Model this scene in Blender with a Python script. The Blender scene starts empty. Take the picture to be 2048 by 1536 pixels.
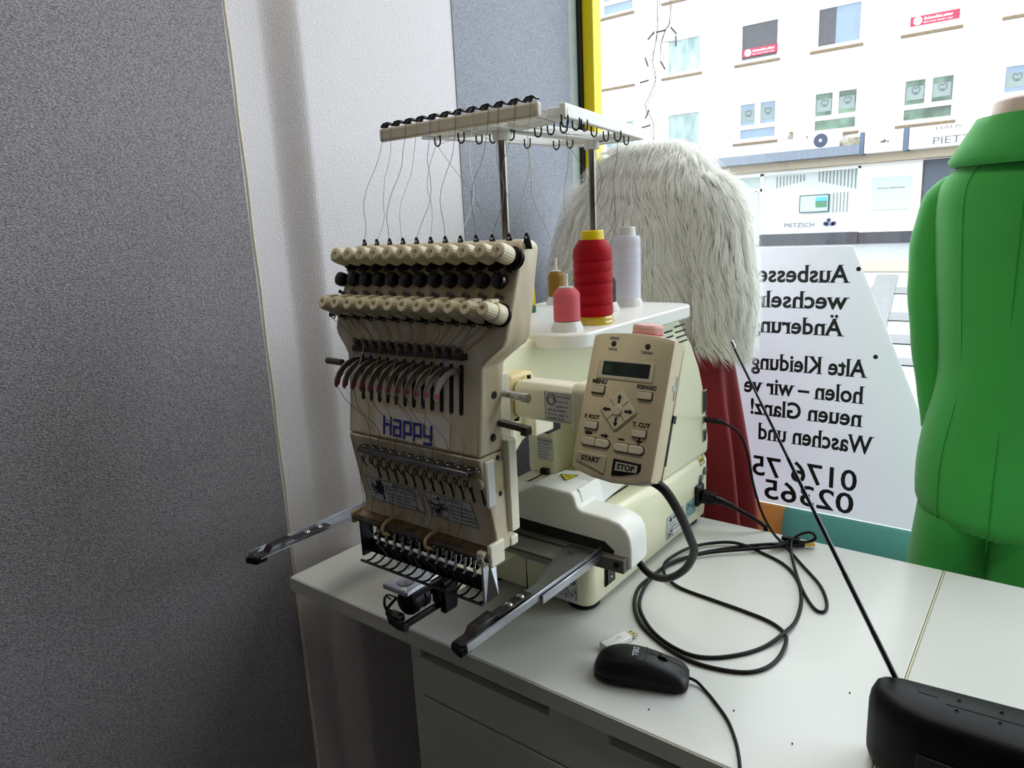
import bpy, bmesh, math, random
from mathutils import Vector, Matrix
random.seed(7)
PI = math.pi
sc = bpy.context.scene
COL = sc.collection

# ------------------------------------------------------------ camera, sky, exposure
cam_d = bpy.data.cameras.new('camera')
cam_d.sensor_width = 36.0
cam_d.lens = 36.0 * 1416.0 / 2048.0
cam_d.clip_start = 0.02
cam_d.clip_end = 300
cam = bpy.data.objects.new('camera', cam_d)
COL.objects.link(cam)
_f = 1416.0
_vy = Vector((2155 - 1024, -(397 - 768), -_f)).normalized()
_vx = -Vector((-823 - 1024, -(543 - 768), -_f)).normalized()
_vx = (_vx - _vy * _vx.dot(_vy)).normalized()
_vz = _vx.cross(_vy)
cam.matrix_world = Matrix.Translation((0, 0, 1.31)) @ Matrix((_vx, _vy, _vz)).to_4x4()
sc.camera = cam

world = bpy.data.worlds.new('overcast_sky')
sc.world = world
world.use_nodes = True
_bg = world.node_tree.nodes['Background']
_bg.inputs['Color'].default_value = (0.90, 0.955, 1.0, 1)
_bg.inputs['Strength'].default_value = 5.1
sc.view_settings.view_transform = 'Standard'
sc.view_settings.look = 'None'
sc.view_settings.gamma = 1.0
sc.view_settings.use_curve_mapping = False
sc.view_settings.exposure = 0.0
sc.cycles.use_denoising = True
sc.cycles.max_bounces = 8
sc.cycles.diffuse_bounces = 5
sc.cycles.transparent_max_bounces = 12
sc.cycles.sample_clamp_indirect = 6.0
sc.cycles.caustics_reflective = False
sc.cycles.caustics_refractive = False

# warm ceiling lamp over the desk corner, plus an added unseen fill at the rear
CEIL_Z = 2.75
for lx, ly, p in ((-0.50, 0.35, 9.0), (1.6, -1.6, 4.0)):
    ld = bpy.data.lights.new('lamp_and_fill_light', 'AREA')
    ld.shape = 'RECTANGLE'; ld.size = 0.8; ld.size_y = 0.3
    ld.energy = p; ld.color = (1.0, 0.93, 0.82)
    lo = bpy.data.objects.new('lamp_and_fill_light', ld)
    COL.objects.link(lo); lo.location = (lx, ly, CEIL_Z - 0.06)

# ------------------------------------------------------------ materials
def lin(h):
    h = h.lstrip('#')
    r = []
    for i in (0, 2, 4):
        c = int(h[i:i + 2], 16) / 255
        r.append(c / 12.92 if c <= 0.04045 else ((c + 0.055) / 1.055) ** 2.4)
    return (r[0], r[1], r[2], 1)

MATS = {}
def mat(name, col, rough=0.5, metal=0.0, noise=0.0, nscale=30, col2=None, bump=0.0, bscale=200,
        stretch=(1, 1, 1), coat=0.0, emis=None, estr=0, trans=0.0, sheen=0.0, spec=None):
    if name in MATS: return MATS[name]
    m = bpy.data.materials.new(name); m.use_nodes = True
    nt = m.node_tree; b = nt.nodes['Principled BSDF']
    c = lin(col) if isinstance(col, str) else col
    b.inputs['Base Color'].default_value = c
    b.inputs['Roughness'].default_value = rough
    b.inputs['Metallic'].default_value = metal
    if coat: b.inputs['Coat Weight'].default_value = coat
    if sheen: b.inputs['Sheen Weight'].default_value = sheen
    if trans: b.inputs['Transmission Weight'].default_value = trans
    if spec is not None: b.inputs['Specular IOR Level'].default_value = spec
    if emis:
        b.inputs['Emission Color'].default_value = lin(emis); b.inputs['Emission Strength'].default_value = estr
    tc = nt.nodes.new('ShaderNodeTexCoord'); mp = nt.nodes.new('ShaderNodeMapping')
    mp.inputs['Scale'].default_value = stretch
    nt.links.new(tc.outputs['Object'], mp.inputs['Vector'])
    if noise > 0 or col2:
        n = nt.nodes.new('ShaderNodeTexNoise'); n.inputs['Scale'].default_value = nscale; n.inputs['Detail'].default_value = 4
        nt.links.new(mp.outputs['Vector'], n.inputs['Vector'])
        mx = nt.nodes.new('ShaderNodeMix'); mx.data_type = 'RGBA'
        rp = nt.nodes.new('ShaderNodeMapRange')
        rp.inputs['From Min'].default_value = 0.35; rp.inputs['From Max'].default_value = 0.65
        nt.links.new(n.outputs['Fac'], rp.inputs['Value']); nt.links.new(rp.outputs['Result'], mx.inputs['Factor'])
        mx.inputs['A'].default_value = c
        if col2: d = lin(col2)
        else: d = tuple(x * (1 - noise) for x in c[:3]) + (1,)
        mx.inputs['B'].default_value = d
        nt.links.new(mx.outputs['Result'], b.inputs['Base Color'])
    if bump > 0:
        n2 = nt.nodes.new('ShaderNodeTexNoise'); n2.inputs['Scale'].default_value = bscale; n2.inputs['Detail'].default_value = 3
        nt.links.new(mp.outputs['Vector'], n2.inputs['Vector'])
        bp = nt.nodes.new('ShaderNodeBump'); bp.inputs['Strength'].default_value = bump; bp.inputs['Distance'].default_value = 0.002
        nt.links.new(n2.outputs['Fac'], bp.inputs['Height']); nt.links.new(bp.outputs['Normal'], b.inputs['Normal'])
    MATS[name] = m
    return m

def pane_mat(name, tint=(1, 1, 1, 1), refl=0.07):
    m = bpy.data.materials.new(name); m.use_nodes = True; nt = m.node_tree
    nt.nodes.remove(nt.nodes['Principled BSDF'])
    t = nt.nodes.new('ShaderNodeBsdfTransparent'); t.inputs['Color'].default_value = tint
    g = nt.nodes.new('ShaderNodeBsdfGlossy'); g.inputs['Roughness'].default_value = 0.01
    mx = nt.nodes.new('ShaderNodeMixShader'); mx.inputs['Fac'].default_value = refl
    nt.links.new(t.outputs[0], mx.inputs[1]); nt.links.new(g.outputs[0], mx.inputs[2])
    nt.links.new(mx.outputs[0], nt.nodes['Material Output'].inputs['Surface'])
    return m

def film_mat(name, col, through=0.5):
    """translucent self-adhesive film on the shop window"""
    m = bpy.data.materials.new(name); m.use_nodes = True; nt = m.node_tree
    nt.nodes.remove(nt.nodes['Principled BSDF'])
    d = nt.nodes.new('ShaderNodeBsdfDiffuse'); d.inputs['Color'].default_value = lin(col)
    t = nt.nodes.new('ShaderNodeBsdfTranslucent'); t.inputs['Color'].default_value = lin(col)
    mx = nt.nodes.new('ShaderNodeMixShader'); mx.inputs['Fac'].default_value = through
    nt.links.new(d.outputs[0], mx.inputs[1]); nt.links.new(t.outputs[0], mx.inputs[2])
    nt.links.new(mx.outputs[0], nt.nodes['Material Output'].inputs['Surface'])
    return m

M_cream = mat('cream_plastic', '#e6e1cc', 0.42, bump=0.05, bscale=900, noise=0.05, nscale=12)
M_body = mat('pale_yellow_enamel', '#e7e5c4', 0.3, coat=0.3, noise=0.04, nscale=6)
M_white = mat('white_plastic', '#e9eae6', 0.35, noise=0.03, nscale=9)
M_head = mat('head_plastic', '#d8cfb8', 0.4, col2='#bfae8e', nscale=7, stretch=(6, 6, 1.2))
M_rust = mat('oil_stained_plastic', '#a8854e', 0.45, col2='#65431d', nscale=30)
M_knob = mat('ivory_knob', '#ddd3b4', 0.45, noise=0.12, nscale=60)
M_black = mat('black_plastic', '#08080a', 0.38, noise=0.2, nscale=40, spec=0.3)
M_rubber = mat('black_rubber', '#0a0a0b', 0.5, noise=0.2, nscale=60, spec=0.25)
M_dark = mat('dark_steel', '#1d1c1f', 0.35, 0.8, noise=0.3, nscale=80)
M_steel = mat('brushed_steel', '#b4b7bd', 0.33, 1.0, col2='#a2a5ac', nscale=40, stretch=(8, 1, 8))
M_chrome = mat('chrome', '#d5d7da', 0.12, 1.0, noise=0.05)
M_bronze = mat('stand_tube_steel', '#86817a', 0.2, 1.0, noise=0.1)
M_ink = mat('black_ink', '#151517', 0.6, noise=0.1)
M_blue = mat('blue_ink', '#2b2f94', 0.5, noise=0.05)
M_paper = mat('label_paper', '#d4d7db', 0.4, noise=0.05)
M_yellow = mat('yellow_sticker', '#e6dc2c', 0.4, noise=0.05)
M_slot = mat('slot_black', '#0d0c0c', 0.8, noise=0.1)
M_table = mat('white_laminate', '#d6d8d3', 0.32, noise=0.035, nscale=5, coat=0.12)
M_tedge = mat('white_edge_band', '#c9c8c0', 0.45, noise=0.05, nscale=20)
M_cab = mat('white_cabinet', '#c6c6c1', 0.4, noise=0.04, nscale=8)
M_greyp = mat('grey_wallpaper', '#a5a2a8', 0.5, col2='#67656d', nscale=650, bump=0.9, bscale=600, stretch=(1, 0.5, 1))
M_whitep = mat('white_wallpaper', '#dfdde1', 0.42, col2='#cccacf', nscale=600, bump=0.6, bscale=560, stretch=(1, 0.5, 1))
M_bluep = mat('blue_grey_wallpaper', '#979da9', 0.42, col2='#686e7b', nscale=650, bump=0.7, bscale=600, stretch=(1, 0.55, 1))
M_plaster = mat('white_plaster', '#bab6ae', 0.8, noise=0.06, nscale=6, bump=0.2, bscale=90)
M_floor = mat('dark_floor', '#3a3632', 0.4, noise=0.3, nscale=12)

# ------------------------------------------------------------ mesh helpers
def spline(pts, sub=6, closed=False):
    """Catmull-Rom through the points"""
    P = [Vector(p) for p in pts]; n = len(P); out = []
    if n < 3: return P
    rng = range(n if closed else n - 1)
    for i in rng:
        if closed: a, b, c, d = P[(i - 1) % n], P[i], P[(i + 1) % n], P[(i + 2) % n]
        else: a, b, c, d = P[max(i - 1, 0)], P[i], P[i + 1], P[min(i + 2, n - 1)]
        for k in range(sub):
            t = k / sub
            out.append(0.5 * ((2 * b) + (c - a) * t + (2 * a - 5 * b + 4 * c - d) * t * t + (3 * b - a - 3 * c + d) * t ** 3))
    if not closed: out.append(P[-1])
    return out

class G:
    def __init__(s): s.v = []; s.f = []; s.m = []
    def add(s, v, f, mi=0):
        o = len(s.v); s.v += [Vector(p) for p in v]; s.f += [tuple(i + o for i in q) for q in f]; s.m += [mi] * len(f)
        return s
    def box(s, x0, x1, y0, y1, z0, z1, mi=0, rz=0, c=None):
        vs = [Vector((x, y, z)) for x in (x0, x1) for y in (y0, y1) for z in (z0, z1)]
        if rz:
            cc = Vector(c) if c else Vector(((x0 + x1) / 2, (y0 + y1) / 2, 0))
            R = Matrix.Rotation(rz, 3, 'Z'); vs = [R @ (p - cc) + cc for p in vs]
        return s.add(vs, [(0, 1, 3, 2), (4, 6, 7, 5), (0, 4, 5, 1), (2, 3, 7, 6), (0, 2, 6, 4), (1, 5, 7, 3)], mi)
    def bar(s, p0, p1, w, h, up=(0, 0, 1), mi=0, w1=None):
        p0 = Vector(p0); p1 = Vector(p1); d = (p1 - p0).normalized(); u = Vector(up)
        sd = d.cross(u).normalized(); u = sd.cross(d).normalized(); w1 = w if w1 is None else w1
        vs = []
        for p, ww in ((p0, w), (p1, w1)):
            for a, b in ((-1, -1), (1, -1), (1, 1), (-1, 1)): vs.append(p + sd * a * ww / 2 + u * b * h / 2)
        return s.add(vs, [(0, 3, 2, 1), (4, 5, 6, 7), (0, 1, 5, 4), (1, 2, 6, 5), (2, 3, 7, 6), (3, 0, 4, 7)], mi)
    def prism(s, poly, ax, a, b, mi=0):
        n = len(poly)
        def P(p, t):
            return {'x': (t, p[0], p[1]), 'y': (p[0], t, p[1]), 'z': (p[0], p[1], t)}[ax]
        vs = [P(p, a) for p in poly] + [P(p, b) for p in poly]
        fs = [tuple(range(n)), tuple(range(2 * n - 1, n - 1, -1))]
        fs += [(i, (i + 1) % n, (i + 1) % n + n, i + n) for i in range(n)]
        return s.add(vs, fs, mi)
    def loft(s, secs, cap=True, mi=0, closed=True):
        n = len(secs[0]); vs = [p for q in secs for p in q]; fs = []
        for k in range(len(secs) - 1):
            for i in range(n if closed else n - 1):
                j = (i + 1) % n
                fs.append((k * n + i, k * n + j, (k + 1) * n + j, (k + 1) * n + i))
        if cap:
            fs.append(tuple(range(n - 1, -1, -1))); o = (len(secs) - 1) * n; fs.append(tuple(o + i for i in range(n)))
        return s.add(vs, fs, mi)
    def tube(s, pts, r, n=8, closed=False, mi=0, cap=True):
        P = [Vector(p) for p in pts]; m = len(P)
        rr = r if isinstance(r, (list, tuple)) else [r] * m
        d0 = (P[1] - P[0]).normalized(); u = d0.orthogonal().normalized(); secs = []
        for i in range(m):
            if closed: d = (P[(i + 1) % m] - P[i - 1])
            else: d = P[min(i + 1, m - 1)] - P[max(i - 1, 0)]
            if d.length < 1e-9: d = d0
            d.normalize(); u = (u - d * u.dot(d))
            if u.length < 1e-6: u = d.orthogonal()
            u.normalize(); w = d.cross(u)
            secs.append([P[i] + (u * math.cos(2 * PI * k / n) + w * math.sin(2 * PI * k / n)) * rr[i] for k in range(n)])
        if closed: secs.append(secs[0]); return s.loft(secs, False, mi)
        return s.loft(secs, cap, mi)
    def lathe(s, prof, o=(0, 0, 0), d=(0, 0, 1), n=24, mi=0, ridge=0.0, cap=True, ex=1.0, ey=1.0, u=None):
        o = Vector(o); d = Vector(d).normalized()
        u = Vector(u).normalized() if u else (Vector((1, 0, 0)) if abs(d.x) < 0.9 else Vector((0, 1, 0)))
        u = (u - d * u.dot(d)).normalized(); w = d.cross(u); secs = []
        for r, t in prof:
            q = []
            for k in range(n):
                a = 2 * PI * k / n; rr = r * (1 - ridge * (k % 2))
                q.append(o + d * t + u * math.cos(a) * rr * ex + w * math.sin(a) * rr * ey)
            secs.append(q)
        return s.loft(secs, cap, mi)
    def cyl(s, p0, p1, r, n=16, mi=0, r1=None):
        p0 = Vector(p0); p1 = Vector(p1); L = (p1 - p0).length
        return s.lathe([(r, 0), (r if r1 is None else r1, L)], p0, p1 - p0, n, mi)
    def sphere(s, c, r, n=12, sz=1.0, mi=0):
        return s.lathe([(max(r * math.sin(PI * k / n), 1e-5), -r * sz * math.cos(PI * k / n)) for k in range(n + 1)], c, (0, 0, 1), n * 2, mi)
    def poly(s, pts, mi=0): return s.add(pts, [tuple(range(len(pts)))], mi)
    def ring(s, prof2d, frame, mi=0):
        return s
    def join(s, g, mi=0): return s.add(g.v, g.f, mi)
    def xf(s, M):
        s.v = [M @ p for p in s.v]; return s
    def build(s, name, mats, parent=None, bevel=0, seg=2, smooth=35, fix=True, subsurf=0):
        me = bpy.data.meshes.new(name)
        org = Vector(parent['_o']) if parent is not None and '_o' in parent else Vector((0, 0, 0))
        me.from_pydata([tuple(p - org) for p in s.v], [], s.f)
        ms = mats if isinstance(mats, (list, tuple)) else [mats]
        for m in ms: me.materials.append(m)
        for p, k in zip(me.polygons, s.m): p.material_index = k
        if fix:
            b = bmesh.new(); b.from_mesh(me); bmesh.ops.recalc_face_normals(b, faces=b.faces); b.to_mesh(me); b.free()
        if smooth:
            me.polygons.foreach_set('use_smooth', [True] * len(me.polygons))
            me.set_sharp_from_angle(angle=math.radians(smooth))
        o = bpy.data.objects.new(name, me); COL.objects.link(o)
        if parent is not None:
            o.parent = parent; o['_o'] = tuple(org)
        if bevel:
            md = o.modifiers.new('bevel', 'BEVEL'); md.width = bevel; md.segments = seg; md.limit_method = 'ANGLE'
            md.angle_limit = math.radians(40); md.harden_normals = False
        if subsurf:
            md = o.modifiers.new('subdivision', 'SUBSURF'); md.levels = subsurf; md.render_levels = subsurf
        return o

def thing(name, label, cat, loc, group=None):
    o = bpy.data.objects.new(name, None); COL.objects.link(o); o.location = loc; o['_o'] = tuple(loc)
    o.empty_display_size = 0.05
    o['label'] = label; o['category'] = cat
    if group: o['group'] = group
    return o
def tag(o, label, cat, group=None, kind=None):
    o['label'] = label; o['category'] = cat
    if group: o['group'] = group
    if kind: o['kind'] = kind
    return o
def struct(o): o['kind'] = 'structure'; return o
def kids(o): return [c for c in bpy.data.objects if c.parent == o]
def copy_tree(o, off=(0, 0, 0), parent=None, cache=None):
    if cache is None: cache = {}
    c = o.copy(); COL.objects.link(c)
    if parent is not None: c.parent = parent
    c.location = o.location + Vector(off)
    for ch in kids(o): copy_tree(ch, (0, 0, 0), c)
    return c
def row(objs, n, pitch):
    """repeat parts along X"""
    for o in objs:
        for i in range(1, n):
            c = o.copy(); c.location = o.location + Vector((pitch * i, 0, 0)); COL.objects.link(c)
            for ch in kids(o):
                d = ch.copy(); d.parent = c; COL.objects.link(d)

_tcache = {}
def glyphs(txt, bold=0.0, serif=False):
    key = (txt, bold, serif)
    if key in _tcache: return _tcache[key]
    cu = bpy.data.curves.new('txt', 'FONT'); cu.body = txt; cu.size = 1.0; cu.offset = bold; cu.resolution_u = 3
    ob = bpy.data.objects.new('txt', cu)
    me = bpy.data.meshes.new_from_object(ob)
    v = [(p.co.x, p.co.y) for p in me.vertices]; f = [tuple(p.vertices) for p in me.polygons]
    if serif:
        cnt = {}
        for p in me.polygons:
            for e in p.edge_keys: cnt[e] = cnt.get(e, 0) + 1
        for (a, b), k in list(cnt.items()):
            if k != 1: continue
            (x0, y0), (x1, y1) = v[a], v[b]
            if abs(y0 - y1) > 0.004: continue
            w = abs(x0 - x1)
            if 0.06 < w < 0.19 and (abs(y0) < 0.03 + abs(bold) or y0 > 0.45):
                up = 1 if y0 < 0.2 else -1
                o = len(v); xa, xb = min(x0, x1), max(x0, x1)
                lx = xa - 0.07; rx = xb + (0.07 if y0 < 0.2 else 0.01)
                v += [(lx, y0), (rx, y0), (rx, y0 + up * 0.035), (lx, y0 + up * 0.035)]
                f.append((o, o + 1, o + 2, o + 3))
    xs = [p[0] for p in v] or [0]
    bpy.data.objects.remove(ob); bpy.data.curves.remove(cu); bpy.data.meshes.remove(me)
    r = (v, f, min(xs), max(xs)); _tcache[key] = r
    return r
def text(g, txt, o, ux, uy, h, align='l', width=None, bold=0.0, serif=False, mi=0, lift=0.0):
    """flat lettering; h = capital height; optional forced width"""
    v, f, x0, x1 = glyphs(txt, bold, serif)
    s = h / 0.69; sx = s
    if width: sx = width / (x1 - x0)
    ux = Vector(ux).normalized(); uy = Vector(uy).normalized(); n = ux.cross(uy)
    off = {'l': -x0, 'c': -(x0 + x1) / 2, 'r': -x1}[align]
    o = Vector(o)
    g.add([o + ux * (x + off) * sx + uy * y * s + n * lift for x, y in v], f, mi)
    return g

def rrect(x0, x1, y0, y1, r, n=5):
    out = []
    for cx, cy, a0 in ((x1 - r, y1 - r, 0), (x0 + r, y1 - r, 90), (x0 + r, y0 + r, 180), (x1 - r, y0 + r, 270)):
        for k in range(n + 1):
            a = math.radians(a0 + 90 * k / n); out.append((cx + r * math.cos(a), cy + r * math.sin(a)))
    return out

# ============================================================ THE ROOM
WX = -1.01; WY = 1.62
def strip(x0, y0, x1, y1, mi, g, z0=0.0, z1=CEIL_Z):
    g.add([(x0, y0, z0), (x1, y1, z0), (x1, y1, z1), (x0, y0, z1)], [(0, 1, 2, 3)], mi)
g = G()
path = [(-1.045, -3.6, 0), (-1.045, 0.40, 0), (-1.045, 0.663, 0)]
for k in range(13):
    t = k / 12; s_ = t * t * (3 - 2 * t)
    path.append((-1.045 + 0.035 * s_, 0.722 + 0.055 * t, 1))
path += [(WX, 1.142, 1), (WX, 1.565, 2), (WX, 1.60, 3)]
for a, b in zip(path, path[1:]): strip(a[0], a[1], b[0], b[1], b[2], g)
# outer skin so the wall has thickness
g.add([(-1.3, -3.6, 0), (-1.3, 1.60, 0), (-1.3, 1.60, CEIL_Z), (-1.3, -3.6, CEIL_Z)], [(0, 1, 2, 3)], 1)
wl = struct(g.build('wall_left', [M_greyp, M_whitep, M_bluep, mat('post_paint', '#9aa6a2', 0.5, noise=0.1)], smooth=60, fix=False))
# lifted pale edge of the white paper along the seam
g = G(); g.tube([(-1.0445, 0.668 + 0.0008 * math.sin(z * 37) , z) for z in [k * 0.025 for k in range(0, 110)]], 0.0022, 6)
struct(g.build('trim_1', mat('paper_edge', '#e3dccb', 0.7, noise=0.1, nscale=90, bump=0.4, bscale=300)))
g = G(); g.tube([(WX + 0.0005, 1.142, z) for z in (0, 1, 2, CEIL_Z)], 0.0011, 5)
struct(g.build('trim_2', mat('dark_seam', '#7d8288', 0.8, noise=0.1)))
g = G(); g.box(-1.3, 3.3, -3.6, 1.62, -0.1, 0.0); struct(g.build('floor', M_floor))
g = G(); g.box(-1.3, 3.3, -3.6, 1.70, CEIL_Z, CEIL_Z + 0.1); struct(g.build('ceiling', M_plaster))
g = G(); g.box(3.2, 3.3, -3.6, 1.62, 0, CEIL_Z); struct(g.build('wall_right', M_plaster))
g = G(); g.box(-1.3, 3.3, -3.7, -3.6, 0, CEIL_Z); struct(g.build('wall_back', M_plaster))
# window wall: parapet, lintel, right pier
g = G()
g.box(-1.3, 3.3, 1.60, 1.74, 0.0, 0.46); g.box(-1.3, 3.3, 1.60, 1.74, 2.62, CEIL_Z + 0.1); g.box(3.0, 3.3, 1.60, 1.74, 0.46, 2.62)
g.box(-1.3, -1.075, 1.60, 1.74, 0.46, 2.62)
struct(g.build('wall_front', M_plaster))
# window: grey post, black gasket, yellow frame, pane, coloured film
g = G(); g.box(-1.075, -1.012, 1.585, 1.66, 0.46, 2.62); g.box(-1.03, -1.018, 1.575, 1.59, 0.46, 2.62)
win = struct(g.build('window_1', mat('grey_post_metal', '#8b9794', 0.45, 0.3, noise=0.15, nscale=14), bevel=0.002))
win['_o'] = (0, 0, 0)
g = G(); g.box(-1.012, -1.002, 1.60, 1.65, 0.46, 2.62); g.box(-1.002, 3.0, 1.60, 1.65, 0.46, 0.50)
g.build('gasket', mat('black_gasket', '#0a0a0a', 0.7, noise=0.1), win)
g = G(); g.box(-1.002, -0.971, 1.612, 1.65, 0.50, 2.62); g.box(-0.971, 3.0, 1.612, 1.65, 2.57, 2.62)
g.build('yellow_frame', mat('yellow_frame_paint', '#f2dc00', 0.4, noise=0.03), win, bevel=0.002)
g = G(); g.box(-0.972, 3.0, 1.630, 1.634, 0.50, 2.58)
g.build('pane', pane_mat('window_glass', (0.985, 0.99, 0.995, 1), 0.035), win)
g = G()
for x0, x1, mi in ((-0.971, -0.475, 0), (-0.475, 3.0, 1)):
    sec = lambda x: [(x, 1.626, 0.505), (x, 1.602, 0.515), (x, 1.593, 0.54), (x, 1.593, 0.585), (x, 1.600, 0.612), (x, 1.614, 0.628), (x, 1.626, 0.63)]
    g.loft([sec(x0), sec(x1)], True, mi)
g.build('sill_tube', [film_mat('orange_film', '#e2b47c', 0.35), film_mat('teal_film', '#86bcba', 0.35)], win)
g = G(); g.box(-0.971, 3.0, 1.560, 1.600, 0.44, 0.50)
struct(g.build('trim_3', mat('slate_sill', '#55636a', 0.6, noise=0.15)))

# raised display floor behind the desk
g = G(); g.box(-1.009, 3.19, 1.25, 1.60, 0.0, 0.12)
struct(g.build('trim_4', mat('display_floor', '#6c6a66', 0.6, noise=0.15)))

# ceiling lamp housings (out of view; the rear one tops the added fill)
for lx, ly in ((-0.50, 0.35), (1.6, -1.6)):
    t = thing('ceiling_lamp', 'flat white ceiling lamp over the ' + ('desk corner' if ly > -1 else 'added fill light at the rear end') + ' of the shop', 'lamp', (lx, ly, CEIL_Z - 0.05))
    g = G(); g.box(lx - 0.45, lx + 0.45, ly - 0.17, ly + 0.17, CEIL_Z - 0.045, CEIL_Z); g.build('housing', M_white, t, bevel=0.004)

# ------------------------------------------------------------ window sign (reads from the street)
PY = 1.627
pt = thing('window_poster', 'white poster stuck on the window with mirrored black lettering and phone numbers', 'poster', (-0.4, PY, 0.63))
g = G(); g.poly([(-0.97, PY, 0.632), (-0.100, PY, 0.632), (-0.205, PY, 0.87), (-0.362, PY, 1.237), (-0.97, PY, 1.237)])
g.add([(p[0], PY + 0.0009, p[2]) for p in g.v], [tuple(reversed(g.f[0]))])
g.build('sheet', film_mat('white_window_film', '#f2f1f6', 0.42), pt, smooth=0, fix=False)
g = G()
UX = (-1, 0, 0); UZ = (0, 0, 1); L = 0.0008
def pl(s, x, z, h, w, serif=True, bold=0.022, a='l'):
    text(g, s, (x, PY - 0.0006, z), UX, UZ, h, a, w, bold, serif)
pl('\u00b7', -0.343, 1.170, 0.036, None, False, 0.03)
pl('Ausbessern', -0.362, 1.160, 0.036, 0.245)
pl('wechseln', -0.362, 1.103, 0.036, 0.205)
pl('\u00c4nderungen', -0.369, 1.045, 0.036, 0.252)
pl('\u00b7', -0.300, 0.986, 0.036, None, False, 0.03)
pl('Alte Kleidung', -0.318, 0.958, 0.037, 0.250)
pl('holen \u2013 wir ve', -0.322, 0.900, 0.037, 0.262)
pl('neuen Glanz!', -0.322, 0.848, 0.037, 0.245)
pl('Waschen und', -0.297, 0.788, 0.039, 0.250)
pl('0176 753', -0.326, 0.697, 0.048, 0.268, False, 0.012)
pl('02365 5', -0.330, 0.642, 0.048, 0.262, False, 0.012)
g.build('lettering', mat('poster_black', '#20262a', 0.6, noise=0.05), pt, smooth=0, fix=False)

# ------------------------------------------------------------ desks
DT = 0.74
def desk_top(x0, x1, y0, y1, parent, name='tabletop'):
    g = G(); g.box(x0, x1, y0, y1, DT - 0.026, DT)
    return g.build(name, M_table, parent, bevel=0.0022, seg=3)
dk = thing('desk', 'long white desk with two drawers under the embroidery machine', 'desk', (-0.56, 0.93, 0))
desk_top(-1.0085, -0.1125, 0.633, 1.231, dk)
g = G(); g.box(-1.0085, -0.7215, 0.6318, 0.6332, 0.7145, 0.7385); g.box(-0.7205, -0.1125, 0.6318, 0.6332, 0.7145, 0.7385)
g.build('edge_band', M_tedge, dk)
# drawer cabinet beneath
g = G()
g.box(-0.728, -0.708, 0.643, 1.20, 0.03, 0.714); g.box(-0.135, -0.115, 0.643, 1.20, 0.03, 0.714)
g.box(-0.708, -0.135, 1.18, 1.20, 0.03, 0.714); g.box(-0.708, -0.135, 0.655, 1.18, 0.03, 0.05)
g.box(-0.708, -0.135, 0.655, 1.18, 0.612, 0.618)
g.build('cabinet_body', M_cab, dk, bevel=0.001)
def front(z0, z1, notch, nm):
    g = G(); y0, y1 = 0.640, 0.656
    if notch:
        poly = [(-0.7065, z0), (-0.137, z0), (-0.137, z1 - 0.020), (-0.385, z1 - 0.020), (-0.385, z1), (-0.473, z1), (-0.473, z1 - 0.020), (-0.7065, z1 - 0.020)]
    else: poly = [(-0.7065, z0), (-0.137, z0), (-0.137, z1), (-0.7065, z1)]
    g.prism(poly, 'y', y0, y1); return g.build(nm, M_cab, dk, bevel=0.0015)
d1 = front(0.630, 0.712, True, 'drawer'); d2 = front(0.330, 0.626, False, 'drawer'); d3 = front(0.035, 0.326, False, 'drawer')
g = G(); g.box(-1.006, -0.729, 1.205, 1.218, 0.0, 0.713); g.build('light_block_panel', M_cab, dk, bevel=0.001)  # panel added to keep window light out from under the desk
g = G(); 
for x in (-0.70, -0.16):
    for y in (0.68, 1.16): g.cyl((x, y, 0), (x, y, 0.03), 0.015, 12)
g.build('cabinet_foot', M_black, dk)
d_ = thing('desk', 'second white desk butted against the right end of the long desk', 'desk', (0.34, 0.93, 0))
desk_top(-0.1098, 0.80, 0.633, 1.231, d_)
g = G(); g.box(-0.1116, -0.1099, 0.6335, 1.2305, 0.7145, 0.7397); g.build('edge_band', mat('yellowed_edge', '#d8d4b4', 0.5, noise=0.05), d_)
for x in (-0.09, 0.76):
    g = G(); g.box(x, x + 0.02, 0.66, 1.21, 0.0, 0.714); g.build('side_panel', M_cab, d_, bevel=0.001)

# ============================================================ THE STREET
FY = 24.0
M_fac = mat('white_render', '#efeeea', 0.85, noise=0.02, nscale=2)
M_sill = mat('ochre_sill', '#71614a', 0.8, noise=0.25, nscale=9)
M_frame = mat('white_window_frame', '#f2f2f0', 0.5, noise=0.02)
M_gl = mat('curtained_glass', '#667c7b', 0.25, col2='#8a9b98', nscale=1.4, stretch=(3, 1, 1))
M_gd = mat('dark_glass', '#3c3d42', 0.25, noise=0.2, nscale=6)
M_gb = mat('pale_glass', '#6e8092', 0.2, noise=0.1, nscale=3)
M_gg = mat('green_reflecting_glass', '#2d4234', 0.25, col2='#5d7663', nscale=2.2)
M_red = mat('red_banner', '#95223f', 0.6, noise=0.04)
M_bg = mat('blue_grey_sheet', '#6a7380', 0.6, noise=0.2, nscale=8, stretch=(6, 1, 0.2))
bd = thing('apartment_building', 'white apartment building with ground floor shops across the street', 'building', (-7, FY, 0.2))
g = G(); g.box(-26, 14, FY + 0.35, FY + 9, 0.1, 16)
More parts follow.
